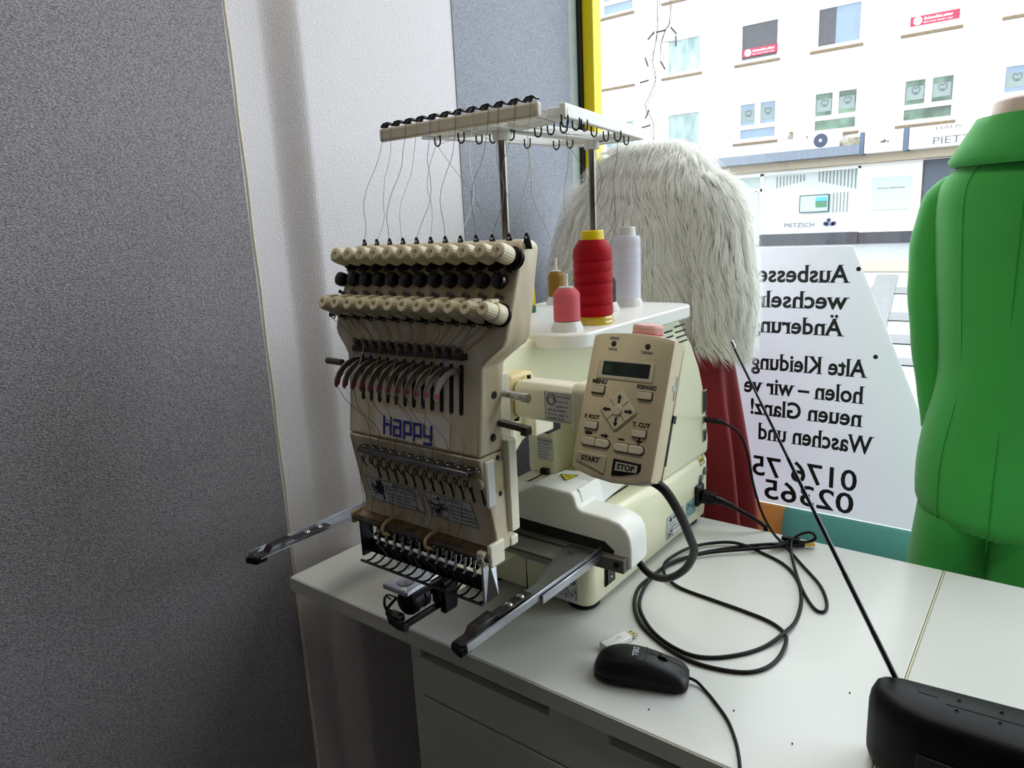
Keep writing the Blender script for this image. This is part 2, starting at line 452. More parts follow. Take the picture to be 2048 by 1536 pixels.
# wall skin with real openings is built as a grid of piers and spandrels
cols = [(-19.2, -17.92), (-16.65, -15.37), (-14.12, -12.84), (-11.62, -10.35), (-9.06, -7.80), (-6.72, -5.42), (-4.27, -2.95), (-1.90, -0.62), (0.55, 1.83), (3.0, 4.28)]
rows = [(3.66, 4.88), (6.08, 7.26), (8.45, 9.65), (10.85, 12.05)]
xe = -26
for a, b in cols + [(14, 14)]:
    g.box(xe, a, FY, FY + 0.35, 3.45, 16); xe = b
for a, b in cols:
    zz = 3.45
    for z0, z1 in rows: g.box(a, b, FY, FY + 0.35, zz, z0); zz = z1
    g.box(a, b, FY, FY + 0.35, zz, 16)
g.box(-26, -9.25, FY, FY + 0.35, 0.1, 3.45)                       # ground floor, left
g.box(-9.25, -5.22, FY, FY + 0.35, 2.58, 3.45)
g.box(-5.22, 14, FY, FY + 0.35, 2.60, 3.45)
g.box(-5.22, -3.60, FY, FY + 0.35, 0.1, 2.60); g.box(-2.0, 14, FY, FY + 0.35, 0.1, 2.60); g.box(-3.6, -2.0, FY, FY + 0.35, 0.1, 0.75)
g.build('facade', M_fac, bd, smooth=0, fix=False)
def fwin(ci, ri, kind):
    a, b = cols[ci]; z0, z1 = rows[ri]
    f = G(); y = FY + 0.12
    fr = [(a, a + 0.07, z0, z1), (b - 0.07, b, z0, z1), (a, b, z0, z0 + 0.08), (a, b, z1 - 0.08, z1)]
    if kind in 'pg': fr += [((a + b) / 2 - 0.09, (a + b) / 2 + 0.09, z0 + 0.42, z1), (a, b, z0 + 0.36, z0 + 0.50)]
    for qi, q in enumerate(fr): f.box(q[0], q[1], y - 0.003 * qi, y + 0.06 + 0.001 * qi, q[2] + 0.0007 * qi, q[3] - 0.0007 * qi)
    f.box(a - 0.0, b + 0.0, y - 0.03, y, z1 - 0.05, z1)
    w = f.build('window', M_frame, bd, smooth=0)
    p = G(); p.box(a + 0.05, b - 0.05, y + 0.03, y + 0.05, z0 + 0.05, z1 - 0.05)
    p.build('pane', {'c': M_gl, 'd': M_gd, 'p': M_gb, 'g': M_gg, 'h': M_gb, 'w': M_frame}[kind], w, smooth=0)
    if kind in 'pg':
        p = G(); 
        for k in (0, 1):
            xa = a + 0.10 + k * (b - a) / 2
            p.box(xa, xa + (b - a) / 2 - 0.22, y + 0.022, y + 0.029, z0 + 0.62, z1 - 0.24)
        p.build('window_sticker', mat('hazy_sticker', '#7a8683', 0.7, noise=0.1), w, smooth=0)
        p = G()
        for k in (0, 1):
            xc = a + (b - a) * (0.26 + 0.5 * k); zc = (z0 + 0.42 + z1) / 2 + 0.03
            for s in (-1, 1):
                p.tube(spline([(xc, y + 0.018, zc + 0.06), (xc + s * 0.06, y + 0.018, zc + 0.11), (xc + s * 0.10, y + 0.018, zc + 0.03), (xc + s * 0.03, y + 0.018, zc - 0.08), (xc - s * 0.03, y + 0.018, zc - 0.02)], 4), 0.010, 4)
        p.build('scroll_emblem', mat('grey_emblem', '#4f5a60', 0.7, noise=0.1), w, smooth=0)
    if kind == 'h':
        p = G(); p.box(a + 0.06, a + 0.55, y + 0.02, y + 0.03, z0 + 0.06, z1 - 0.06); p.build('open_sash', M_gd, w, smooth=0)
    if kind in 'dw' and ri == 1 and ci in (4, 6):
        zb = 6.24
        p = G(); p.box(a + 0.09, b - 0.05, y - 0.012, y + 0.02, zb, zb + 0.24); bb = p.build('banner', M_red, w, smooth=0)
        p = G(); p.cyl((a + 0.27, y - 0.018, zb + 0.12), (a + 0.27, y - 0.013, zb + 0.12), 0.11, 20)
        text(p, 'SchnelleLeiter', (a + 0.42, y - 0.016, zb + 0.12), (1, 0, 0), (0, 0, 1), 0.07, 'l', 0.70, 0.03)
        text(p, 'B\u00fcro, Praxis, Handel u. Lager', (a + 0.42, y - 0.016, zb + 0.04), (1, 0, 0), (0, 0, 1), 0.035, 'l', 0.70, 0.01)
        p.build('banner_lettering', M_frame, bb, smooth=0, fix=False)
    s = G(); s.box(a - 0.10, b + 0.07, FY - 0.10, FY + 0.10, z0 - 0.13, z0 - 0.06)
    s.build('window_sill', M_sill, bd, smooth=0)
kinds = {(2, 0): 'c', (2, 1): 'w', (2, 2): 'p', (3, 0): 'c', (3, 1): 'c', (4, 0): 'p', (4, 1): 'd', (5, 0): 'g', (5, 1): 'h', (6, 0): 'g', (6, 1): 'w', (7, 0): 'p'}
for ci in range(len(cols)):
    for ri in range(4):
        if ri > 2 and ci > 3: continue
        fwin(ci, ri, kinds.get((ci, ri), 'c' if (ci + ri) % 2 else 'w'))
g = G()
n = 60
for k in range(n):
    xa = -14.5 + (9.42) * k / n
    g.box(xa, xa + 0.157, FY - 1.0, FY - 0.93 - 0.03 * (k % 2), 2.86, 3.13)
g.box(-14.5, -5.08, FY - 0.93, FY, 2.86, 2.92)
g.build('canopy', M_bg, bd, smooth=0)
g = G(); g.box(-14.5, 6, FY - 0.55, FY, 2.62, 2.86); g.build('soffit', mat('beige_soffit', '#a19683', 0.8, noise=0.1), bd, smooth=0)
for nm, xa, xb in (('sign_box', -4.97, -3.98), ('sign_box', -3.84, 2.0)):
    g = G(); g.box(xa, xb, FY - 0.95, FY - 0.55, 2.86, 3.43); sb = g.build(nm, M_frame, bd, bevel=0.01)
    g = G()
    if xb > 0:
        text(g, 'PIETZSCH', (-3.25, FY - 0.953, 2.93), (1, 0, 0), (0, 0, 1), 0.19, 'l', 1.55)
        text(g, 'HAUS', (-3.2, FY - 0.953, 3.30), (1, 0, 0), (0, 0, 1), 0.09, 'l', 0.6)
    else:
        for dx, r in ((0, 0.035), (0.07, 0.05), (0.16, 0.03)): g.cyl((-4.52 + dx, FY - 0.953, 3.10 + r), (-4.52 + dx, FY - 0.950, 3.10 + r), r, 8)
    g.build('lettering', mat('slate_lettering', '#43464d', 0.6, noise=0.05), sb, smooth=0, fix=False)
g = G(); g.box(-5.09, -4.985, FY - 0.97, FY - 0.5, 2.84, 3.45); g.box(-3.97, -3.85, FY - 0.97, FY - 0.5, 2.84, 3.45)
g.build('canopy_post', mat('blue_post', '#45546b', 0.5, noise=0.1), bd, smooth=0)
# glazed shop front
g = G()
for x0, x1, z0, z1 in ((-9.25, -9.17, 0.3, 2.58), (-8.27, -8.15, 0.3, 2.58), (-9.25, -8.2, 2.02, 2.12), (-9.25, -8.2, 2.50, 2.58), (-8.44, -8.36, 0.3, 2.05), (-5.32, -5.22, 0.62, 2.58), (-8.2, -5.22, 2.52, 2.58)):
    g.box(x0, x1, FY + 0.08, FY + 0.18, z0, z1)
sf = g.build('shop_front', M_frame, bd, smooth=0)
g = G(); g.box(-9.2, -8.2, FY + 0.12, FY + 0.14, 0.3, 2.55); g.build('door_glass', mat('milky_door_glass', '#9fadab', 0.3, noise=0.05), sf, smooth=0)
g = G(); g.box(-8.57, -8.49, FY + 0.02, FY + 0.1, 1.08, 1.24); g.build('door_handle', M_black, sf)
g = G(); g.box(-8.16, -5.3, FY + 0.12, FY + 0.14, 0.6, 2.55); g.build('shop_glass', mat('milky_shop_glass', '#b9c3c2', 0.3, noise=0.06, nscale=1), sf, smooth=0)
g = G()
for k in range(11): g.box(-6.45 + k * 0.105, -6.42 + k * 0.105, FY + 0.10, FY + 0.115, 2.52 - 0.62 * (0.5 + 0.045 * k), 2.52)
for k in range(9): g.box(-7.75 + k * 0.105, -7.72 + k * 0.105, FY + 0.10, FY + 0.115, 2.1 + 0.02 * k, 2.46)
for k in range(5): g.box(-6.0 + k * 0.10, -5.975 + k * 0.10, FY + 0.10, FY + 0.115, 1.25, 1.85)
g.build('window_lamella', mat('grey_lamella', '#757d7c', 0.6, noise=0.1), sf, smooth=0)
g = G(); g.box(-6.99, -6.10, FY + 0.04, FY + 0.10, 1.28, 1.82); tv = g.build('advert_screen', mat('screen_frame', '#1e2c30', 0.4, noise=0.1), sf, smooth=0)
g = G(); g.box(-6.96, -6.13, FY + 0.03, FY + 0.04, 1.31, 1.79, 0); g.box(-6.50, -6.15, FY + 0.025, FY + 0.03, 1.42, 1.72, 1); g.box(-6.50, -6.15, FY + 0.02, FY + 0.025, 1.62, 1.74, 2)
g.build('screen_picture', [mat('screen_pale', '#8ec4cc', 0.3, emis='#9fd3dc', estr=0.5), mat('screen_green', '#3f6b4f', 0.3, emis='#3f7a55', estr=0.3), mat('screen_sky', '#3f8fc4', 0.3, emis='#4aa0d8', estr=0.5)], tv, smooth=0)
g = G(); text(g, 'PIETZSCH', (-7.45, FY + 0.10, 0.84), (1, 0, 0), (0, 0, 1), 0.13, 'l', 0.92)
g.build('shop_name', mat('grey_lettering', '#4a515e', 0.6, noise=0.05), sf, smooth=0, fix=False)
g = G()
for dx, dz in ((0.08, 0), (0.22, 0), (0.12, 0.12), (0.02, 0.02), (0.28, 0.02)): g.cyl((-6.22 + dx, FY + 0.10, 0.90 + dz), (-6.22 + dx, FY + 0.11, 0.90 + dz), 0.065, 7)
g.build('trefoil_emblem', mat('navy_emblem', '#1f2a55', 0.6, noise=0.1), sf, smooth=0)
g = G(); g.box(-8.19, -5.2, FY - 0.12, FY + 0.3, 0.28, 0.64); g.box(-5.2, 6.0, FY - 0.06, FY + 0.3, 0.28, 0.62)
g.build('dark_plinth', mat('slate_plinth', '#35383f', 0.6, noise=0.15, nscale=5), bd, smooth=0)
g = G(); g.box(-4.9, -3.86, FY - 0.05, FY, 1.25, 2.2); ib = g.build('notice_board', mat('pale_board', '#aab5b3', 0.4, noise=0.05), bd, bevel=0.01)
g = G(); text(g, 'Wohnen willkommen', (-4.75, FY - 0.055, 1.86), (1, 0, 0), (0, 0, 1), 0.05, 'l', 0.75)
g.build('lettering', mat('grey_lettering', '#4a515e'), ib, smooth=0, fix=False)
g = G(); g.box(-3.55, -2.05, FY + 0.10, FY + 0.16, 0.8, 2.58); g.build('dark_shop_window', mat('dark_slatted_glass', '#3f4b5a', 0.4, noise=0.3, nscale=20, stretch=(8, 1, 0.3)), bd, smooth=0)
t = thing('air_conditioner', 'white air conditioning unit with round dark fan above the ribbed canopy', 'air conditioner', (-6.3, FY - 0.5, 3.13))
g = G(); g.box(-6.65, -5.75, FY - 0.55, FY - 0.15, 3.14, 3.62); g.build('casing', M_frame, t, bevel=0.02)
g = G(); g.cyl((-6.27, FY - 0.57, 3.38), (-6.27, FY - 0.55, 3.38), 0.2, 28); fn = g.build('fan_grille', mat('navy_grille', '#2c3850', 0.5, noise=0.3, nscale=30), t)
g = G(); g.cyl((-6.27, FY - 0.585, 3.38), (-6.27, FY - 0.57, 3.38), 0.045, 16); g.build('fan_hub', M_frame, fn)
g = G(); g.box(-5.68, -5.10, FY - 0.5, FY - 0.1, 3.14, 3.38); tag(g.build('gutter_box', mat('weathered_concrete', '#a39c88', 0.9, noise=0.5, nscale=9), bevel=0.01), 'small stained concrete box on the canopy beside the air conditioner', 'box')
t = thing('wall_lamp', 'small wall lamp on the white facade between two windows', 'lamp', (-7.3, FY, 3.6))
g = G(); g.box(-7.35, -7.25, FY - 0.06, FY, 3.62, 3.78); g.build('bracket', M_sill, t)
g = G(); g.lathe([(0.09, 0), (0.06, 0.12), (0.02, 0.14)], (-7.3, FY - 0.12, 3.56), (0, 0, 1), 14); g.build('shade', mat('lamp_grey', '#77756c', 0.5, noise=0.2), t)
# ground
def gz(y): return -0.15 + (y - 2) * 0.0195
g = G(); g.add([(-40, 1.74, gz(1.74)), (30, 1.74, gz(1.74)), (30, FY + 0.4, gz(FY + .4)), (-40, FY + 0.4, gz(FY + .4))], [(0, 1, 2, 3)])
struct(tag(g.build('street_ground', mat('pale_paving', '#8b9092', 0.8, noise=0.08, nscale=3), smooth=0), 'pale paved street between the shop and the white building', 'street'))
M_band = mat('grey_paving_band', '#6c6f70', 0.8, noise=0.15, nscale=8)
def band(x0, x1, y0, y1, m, lab, dx=0.0):
    g = G(); z = 0.012
    g.add([(x0, y0, gz(y0) + z), (x1, y0, gz(y0) + z), (x1 + dx, y1, gz(y1) + z), (x0 + dx, y1, gz(y1) + z)], [(0, 1, 2, 3)])
    tag(g.build('paving_band', m, smooth=0), lab, 'paving')
band(-40, 30, 15.2, 17.6, mat('peach_paving', '#9a8676', 0.8, noise=0.08), 'wide peach coloured paving strip near the far side of the street')
band(-12, 12, 11.9, 12.7, M_band, 'grey paving band nearest to the peach strip')
band(-12, 12, 9.35, 10.0, M_band, 'grey paving band second from the peach strip')
band(-12, 12, 7.9, 8.4, M_band, 'grey paving band third from the peach strip')
band(-12, 12, 6.9, 7.2, M_band, 'grey paving band nearest to the shop window')
g = G(); g.add([(-1.32, 5.9, gz(5.9) + .02), (-1.12, 5.9, gz(5.9) + .02), (-2.45, 14.6, gz(14.6) + .02), (-2.80, 14.6, gz(14.6) + .02)], [(0, 1, 2, 3)])
tag(g.build('paving_band', M_band, smooth=0), 'slanting grey paving line running away from the shop window', 'paving')
# icicle lights hanging outside the pane
M_wire = mat('lights_wire', '#8d8f92', 0.6, noise=0.1); M_led = mat('led_tube', '#6f7276', 0.4, noise=0.1)
for nm, pts, leds in (('tangled string of fairy lights hanging outside the window, longer strand', [(-0.872, 1.95), (-0.871, 1.78), (-0.878, 1.70), (-0.873, 1.66), (-0.892, 1.62), (-0.900, 1.595), (-0.880, 1.55), (-0.884, 1.50), (-0.893, 1.48)], [(-0.885, 1.76, 40), (-0.898, 1.70, 110), (-0.905, 1.655, 5), (-0.897, 1.575, 60), (-0.902, 1.545, 8)]),
                      ('short forked strand of fairy lights hanging outside the window', [(-0.838, 1.95), (-0.836, 1.80), (-0.842, 1.765), (-0.858, 1.735), (-0.862, 1.71), (-0.857, 1.69)], [(-0.853, 1.685, 120), (-0.824, 1.760, 130), (-0.818, 1.735, 90), (-0.858, 1.765, 0)])):
    t = thing('string_lights', nm, 'string lights', (pts[0][0], 1.75, 1.95))
    g = G()
    P = []
    for i, (x, z) in enumerate(pts): P.append((x, 1.75 + 0.006 * math.sin(i * 2.1), z))
    g.tube(spline(P, 6), 0.0011, 5)
    P2 = [(x + 0.010 * math.sin(i * 1.7 + 1), 1.753, z - 0.004) for i, (x, z) in enumerate(pts)]; g.tube(spline(P2, 6), 0.0008, 5)
    for x, z, a in leds: g.tube([(min(pts, key=lambda p: abs(p[1] - z))[0], 1.75, z + 0.004), (x, 1.75, z)], 0.0008, 4)
    g.build('wire', M_wire, t)
    for x, z, a in leds:
        g = G(); d = Vector((math.cos(math.radians(a)), 0, math.sin(math.radians(a)))) * 0.012
        g.cyl(Vector((x, 1.75, z)) - d, Vector((x, 1.75, z)) + d, 0.0022, 6); g.build('light_tube', M_led, t)

# ============================================================ THE EMBROIDERY MACHINE
mc = thing('embroidery_machine', 'cream twelve-needle embroidery machine standing on the white desk', 'embroidery machine', (-0.62, 0.95, DT))
CX = -0.62
# --- lower body
g = G()
def fp(x0, x1, y0, y1, z, r): return [(p[0], p[1], z) for p in rrect(x0, x1, y0, y1, r, 6)]
g.loft([fp(-0.732, -0.514, 0.808, 1.222, 0.751, 0.016), fp(-0.738, -0.508, 0.802, 1.230, 0.757, 0.020), fp(-0.740, -0.507, 0.801, 1.238, 0.80, 0.020),
        fp(-0.740, -0.508, 0.803, 1.240, 0.862, 0.020), fp(-0.736, -0.516, 0.808, 1.238, 0.876, 0.020), fp(-0.725, -0.535, 0.815, 1.232, 0.880, 0.018)])
body = g.build('lower_body', M_body, mc, smooth=50)
g = G(); g.box(-0.6235, -0.6225, 0.8005, 0.803, 0.752, 0.832); g.build('panel_seam', M_slot, body)
for x, y in ((-0.540, 0.835), (-0.708, 0.835), (-0.540, 1.195), (-0.708, 1.195)):
    g = G(); g.lathe([(0.022, 0), (0.025, 0.003), (0.025, 0.009), (0.020, 0.0125)], (x, y, DT), (0, 0, 1), 24); g.build('rubber_foot', M_rubber, mc)
# slots on the deck
for x in (-0.700, -0.545):
    g = G(); g.box(x - 0.0015, x + 0.0015, 0.86, 0.985, 0.8795, 0.8808); g.build('guide_slot', M_slot, body)
g = G(); g.box(-0.7045, -0.690, 0.958, 0.972, 0.880, 0.890); g.build('slot_stop', M_slot, body)
# rocker switch on the right flank
g = G(); g.box(-0.508, -0.5055, 0.842, 0.872, 0.772, 0.812); sw = g.build('switch_bezel', M_black, mc, bevel=0.001)
g = G(); g.prism([(0.846, 0.776), (0.868, 0.776), (0.868, 0.808), (0.846, 0.808)], 'x', -0.506, -0.5035)
g.add([(-0.506, 0.846, 0.800), (-0.506, 0.868, 0.800), (-0.499, 0.868, 0.808), (-0.499, 0.846, 0.808), (-0.506, 0.846, 0.8085), (-0.506, 0.868, 0.8085)], [(0, 1, 2, 3), (3, 2, 5, 4), (0, 3, 4), (1, 5, 2), (0, 4, 5, 1)])
g.build('rocker', mat('switch_black', '#17181b', 0.3, noise=0.1), sw)
g = G(); g.lathe([(0.0018, 0), (0.0018, 0.0004)], (-0.5035, 0.857, 0.784), (1, 0, 0), 14); g.build('rocker_mark', M_paper, sw)

# --- rear column and upper arm
g = G()
prof = [(1.030, 0.870), (1.238, 0.870), (1.241, 0.900), (1.232, 0.935), (1.223, 0.985), (1.194, 1.049), (1.161, 1.094), (1.113, 1.140), (1.085, 1.160), (1.050, 1.168), (0.980, 1.170), (0.980, 1.040), (1.000, 1.015), (1.030, 0.985)]
g.prism(prof, 'x', -0.738, -0.510)
g.box(-0.738, -0.680, 0.967, 1.04, 0.875, 1.06)
column = g.build('rear_column', M_body, mc, bevel=0.009, seg=3, smooth=50)
g = G()
def sec(y, x0, x1, z0, z1): return [(x0, y, z0), (x1, y, z0), (x1, y, z1), (x0, y, z1)]
g.loft([sec(0.610, -0.690, -0.560, 0.955, 1.150), sec(0.655, -0.695, -0.552, 0.985, 1.157), sec(0.672, -0.697, -0.550, 0.999, 1.160), sec(0.713, -0.700, -0.550, 1.030, 1.162),
        sec(0.733, -0.700, -0.550, 1.036, 1.163), sec(0.86, -0.705, -0.547, 1.036, 1.166), sec(0.93, -0.720, -0.530, 1.036, 1.168), sec(1.02, -0.736, -0.512, 1.036, 1.169)])
arm = g.build('upper_arm', M_body, mc, bevel=0.006, seg=3, smooth=50)
g = G(); g.box(-0.552, -0.532, 0.717, 0.760, 1.038, 1.075); g.build('cover_block', M_cream, arm, bevel=0.003)
g = G(); g.box(-0.552, -0.542, 0.760, 0.790, 1.030, 1.062); g.build('motor_bracket', M_black, arm)
# vents
for k in range(4):
    g = G(); z = 1.133 - 0.0095 * k; g.bar((-0.5095, 1.087 + 0.004 * k, z), (-0.5095, 1.125 + 0.004 * k, z), 0.002, 0.0022, up=(0, 0, 1)); g.build('vent_slit', M_slot, column)
for k in range(3):
    g = G(); z = 1.129 - 0.0095 * k; g.bar((-0.5095, 1.050 + 0.004 * k, z), (-0.5095, 1.078 + 0.004 * k, z), 0.002, 0.0022, up=(0, 0, 1)); g.build('vent_slit', M_slot, column)
# ports at the rear edge
def port(y0, y1, z0, z1, nm, m1=M_slot):
    g = G(); g.box(-0.5105, -0.5085, y0 - 0.002, y1 + 0.002, z0 - 0.003, z1 + 0.003); p = g.build(nm, mat('port_metal', '#8f9186', 0.4, 0.4, noise=0.1), column)
    g = G(); g.box(-0.509, -0.5078, y0, y1, z0, z1); g.build('socket', m1, p)
port(1.208, 1.221, 0.958, 0.996, 'card_slot')
port(1.212, 1.222, 0.938, 0.946, 'usb_port')
port(1.212, 1.222, 0.902, 0.920, 'serial_port')
for y, z in ((1.196, 0.832), (1.214, 0.842)):
    g = G(); g.lathe([(0.0078, 0), (0.0078, 0.003), (0.006, 0.0035)], (-0.5085, y, z), (1, 0, 0), 18); g.build('fuse_cap', mat('grey_cap', '#5c5f58', 0.5, noise=0.1), mc)
g = G(); g.box(-0.509, -0.500, 1.168, 1.200, 0.785, 0.825); g.build('mains_socket', M_black, mc, bevel=0.004)

# --- stickers
def sticker(name, pts, parent, m=M_paper, off=0.0):
    g = G(); P = [Vector(p) for p in pts]; n = (P[1] - P[0]).cross(P[3] - P[0]).normalized()
    g.add([p + n * 0.0004 for p in P] + [p - n * 0.0002 for p in P], [(0, 1, 2, 3), (7, 6, 5, 4), (0, 4, 5, 1), (1, 5, 6, 2), (2, 6, 7, 3), (3, 7, 4, 0)])
    o = g.build(name, m, parent, smooth=0); return o, P, n
def border(g, P, n, w=0.0007, u0=0, u1=1, v0=0, v1=1):
    def at(u, v): return P[0] + (P[1] - P[0]) * u + (P[3] - P[0]) * v + n * 0.0008
    c = [at(u0, v0), at(u1, v0), at(u1, v1), at(u0, v1)]
    for a, b in zip(c, c[1:] + c[:1]): g.bar(a, b, w, 0.0002, up=n)
def lines(g, P, n, rows):
    """rows: (text, u, v, height, width-or-None)"""
    ux = (P[1] - P[0]); uy = (P[3] - P[0]); W = ux.length; H = uy.length; uxn = ux.normalized(); uyn = (uy - uxn * uy.dot(uxn)).normalized()
    for s, u, v, h, w in rows: text(g, s, P[0] + ux * u + uy * v + n * 0.0009, uxn, uyn, h, 'l', w, 0.012)
# caution sheet on the lower body front
y = 0.8008
o, P, n = sticker('caution_sticker', [(-0.590, y, 0.757), (-0.529, y, 0.757), (-0.529, y, 0.828), (-0.590, y, 0.828)], mc)
g = G(); border(g, P, n, 0.0005, 0.02, 0.56, 0.12, 0.50)
lines(g, P, n, [('\u25b2CAUTION', 0.05, 0.40, 0.0042, 0.027), ('Shut machine', 0.05, 0.30, 0.0034, 0.027), ('off to oil.', 0.05, 0.20, 0.0034, 0.018), ('cated.', 0.06, 0.54, 0.0036, 0.015), ('to be', 0.12, 0.63, 0.0036, 0.014), ('be oiled', 0.06, 0.74, 0.0036, 0.02)])
def scribble(g, P, n, u0, v0, u1, v1, k, seed):
    rnd = random.Random(seed); A = lambda u, v: P[0] + (P[1] - P[0]) * u + (P[3] - P[0]) * v + n * 0.0009
    for i in range(k):
        a = (rnd.uniform(u0, u1), rnd.uniform(v0, v1)); b = (min(u1, max(u0, a[0] + rnd.uniform(-.22, .22))), min(v1, max(v0, a[1] + rnd.uniform(-.22, .22))))
        c = (min(u1, max(u0, b[0] + rnd.uniform(-.15, .15))), min(v1, max(v0, b[1] + rnd.uniform(-.15, .15))))
        g.tube([A(*a), A(*b), A(*c)], 0.00035, 4)
for u in (0.66, 0.72, 0.80, 0.88): g.bar(P[0] + (P[1] - P[0]) * u + (P[3] - P[0]) * 0.95 + n * .0009, P[0] + (P[1] - P[0]) * (u + 0.04) + (P[3] - P[0]) * 0.66 + n * .0009, 0.0009, 0.0002, up=n)
scribble(g, P, n, 0.58, 0.42, 0.95, 0.68, 14, 3); scribble(g, P, n, 0.60, 0.08, 0.97, 0.36, 12, 4)
g.build('lettering', M_ink, o, smooth=0, fix=False)
# rating plate and blue plate on the right flank (text runs along the flank)
x = -0.5069
o, P, n = sticker('rating_plate', [(x, 1.052, 0.764), (x, 1.120, 0.764), (x, 1.120, 0.806), (x, 1.052, 0.806)], mc)
g = G(); border(g, P, n, 0.0006, 0.02, 0.98, 0.03, 0.97)
lines(g, P, n, [('HAPPY', 0.34, 0.74, 0.0062, 0.026), ('HCS-1201', 0.10, 0.56, 0.0036, 0.022), ('SER. 2038', 0.55, 0.56, 0.0036, 0.024), ('100-240V', 0.10, 0.40, 0.0036, 0.020), ('Made in Japan', 0.42, 0.40, 0.0030, 0.030), ('HAPPY IND. CORP.', 0.40, 0.24, 0.0030, 0.034)])
g.lathe([(0.0042, 0), (0.0042, 0.0003)], P[0] + Vector((0.0008, 0.014, 0.034)), (1, 0, 0), 16); scribble(g, P, n, 0.08, 0.08, 0.36, 0.34, 12, 5)
g.build('lettering', M_ink, o, smooth=0, fix=False)
o, P, n = sticker('blue_plate', [(x, 1.130, 0.775), (x, 1.172, 0.775), (x, 1.172, 0.805), (x, 1.130, 0.805)], mc, mat('blue_plate_paper', '#86a9ac', 0.4, noise=0.1))
g = G(); scribble(g, P, n, 0.1, 0.1, 0.9, 0.9, 10, 8); g.build('lettering', M_ink, o, smooth=0, fix=False)
def tri_sticker(c, ux, uy, s, parent, name='hazard_triangle'):
    c = Vector(c); ux = Vector(ux); uy = Vector(uy); n = ux.cross(uy).normalized()
    g = G(); T = [c - ux * s * 0.55, c + ux * s * 0.55, c + uy * s]
    g.add([p + n * 0.0004 for p in T] + [p - n * 0.0002 for p in T], [(0, 1, 2), (5, 4, 3), (0, 3, 4, 1), (1, 4, 5, 2), (2, 5, 3, 0)])
    o = g.build(name, M_yellow, parent, smooth=0); g = G()
    for a, b in zip(T, T[1:] + T[:1]): g.bar(a + n * 0.0007, b + n * 0.0007, 0.0012, 0.0003, up=n)
    m_ = c + uy * s * 0.33 + n * .0008
    g.bar(m_ + uy * s * 0.24, m_ - ux * s * 0.06, 0.0011, 0.0003, up=n); g.bar(m_ - ux * s * 0.06, m_ + ux * s * 0.05 + uy * s * 0.02, 0.0011, 0.0003, up=n); g.bar(m_ + ux * s * 0.05 + uy * s * 0.02, m_ - uy * s * 0.2, 0.0011, 0.0003, up=n)
    g.build('triangle_border', M_ink, o, smooth=0, fix=False)
tri_sticker((-0.5085, 1.204, 0.858), (0, 1, 0), (0, 0, 1), 0.020, mc)
o, P, n = sticker('small_plate', [(-0.5083, 1.197, 0.847), (-0.5083, 1.211, 0.847), (-0.5083, 1.211, 0.856), (-0.5083, 1.197, 0.856)], mc, mat('teal_plate', '#5f7c80', 0.5, noise=0.1))
# warning on the column front
y = 0.9665
o, P, n = sticker('injury_sticker', [(-0.7125, y, 0.905), (-0.6815, y, 0.905), (-0.6815, y, 0.945), (-0.7125, y, 0.945)], mc)
g = G(); border(g, P, n, 0.0004, 0.02, 1.0, 0.02, 1.0)
lines(g, P, n, [('Possibility', 0.08, 0.86, 0.0036, 0.027), ('of injury.', 0.08, 0.72, 0.0036, 0.023), ('Keep hands away', 0.08, 0.58, 0.0026, 0.027), ('from the drive', 0.08, 0.46, 0.0026, 0.023), ('frame while', 0.08, 0.34, 0.0026, 0.020), ('the machine', 0.08, 0.22, 0.0026, 0.021), ('is running.', 0.08, 0.10, 0.0026, 0.018)])
g.build('lettering', M_ink, o, smooth=0, fix=False)
x = -0.5495
o, P, n = sticker('injury_sticker', [(x, 0.655, 1.040), (x, 0.690, 1.040), (x, 0.690, 1.075), (x, 0.655, 1.075)], mc)
g = G(); lines(g, P, n, [('injury.', 0.25, 0.62, 0.0045, 0.018), ('from the', 0.2, 0.36, 0.0036, 0.020)]); border(g, P, n, 0.0005); g.build('lettering', M_ink, o, smooth=0, fix=False)

# --- spool table
g = G(); pts = rrect(-0.765, -0.485, 0.755, 1.120, 0.035, 7)
pts = [(x, y - 0.016 * max(0, 1 - ((x + 0.625) / 0.13) ** 2) if y < 0.80 else y) for x, y in pts]
g.loft([[(x, y, 1.149) for x, y in pts], [(x, y, 1.170) for x, y in pts]])
g.box(-0.70, -0.55, 0.83, 1.08, 1.130, 1.150)
stand = g.build('spool_table', M_white, mc, bevel=0.003, seg=3, smooth=50)

# --- thread stand
RC = -0.612
for y, zt, nm in ((0.777, 1.437, 'front_pole'), (1.005, 1.437, 'rear_pole')):
    g = G(); g.cyl((RC, y, 1.168), (RC, y, zt), 0.0058, 20); p = g.build('stand_pole', M_bronze, mc)
    g = G(); g.lathe([(0.0125, 0), (0.012, 0.006), (0.0085, 0.011), (0.0085, 0.016)], (RC, y, 1.169), (0, 0, 1), 20); g.build('pole_collar', M_white, p)
g = G(); g.box(-0.752, -0.489, 0.688, 0.697, 1.429, 1.446)
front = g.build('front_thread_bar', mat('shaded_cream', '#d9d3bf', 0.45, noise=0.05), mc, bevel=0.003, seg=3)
g = G()
def hbar(a, b, w0, w1, z0=1.434, z1=1.446):
    a = Vector((a[0], a[1], 0)); b = Vector((b[0], b[1], 0)); d = (b - a).normalized(); s = Vector((-d.y, d.x, 0))
    q = [a - s * w0 / 2, a + s * w0 / 2, b + s * w1 / 2, b - s * w1 / 2]
    g.prism([(p.x, p.y) for p in q], 'z', z0, z1)
hbar((RC, 0.692), (RC, 0.79), 0.060, 0.030, 1.434, 1.445)
hbar((RC, 0.775), (RC, 1.03), 0.024, 0.030)
g.cyl((RC, 0.777, 1.422), (RC, 0.777, 1.446), 0.012, 20); g.cyl((RC, 1.005, 1.422), (RC, 1.005, 1.446), 0.012, 20)
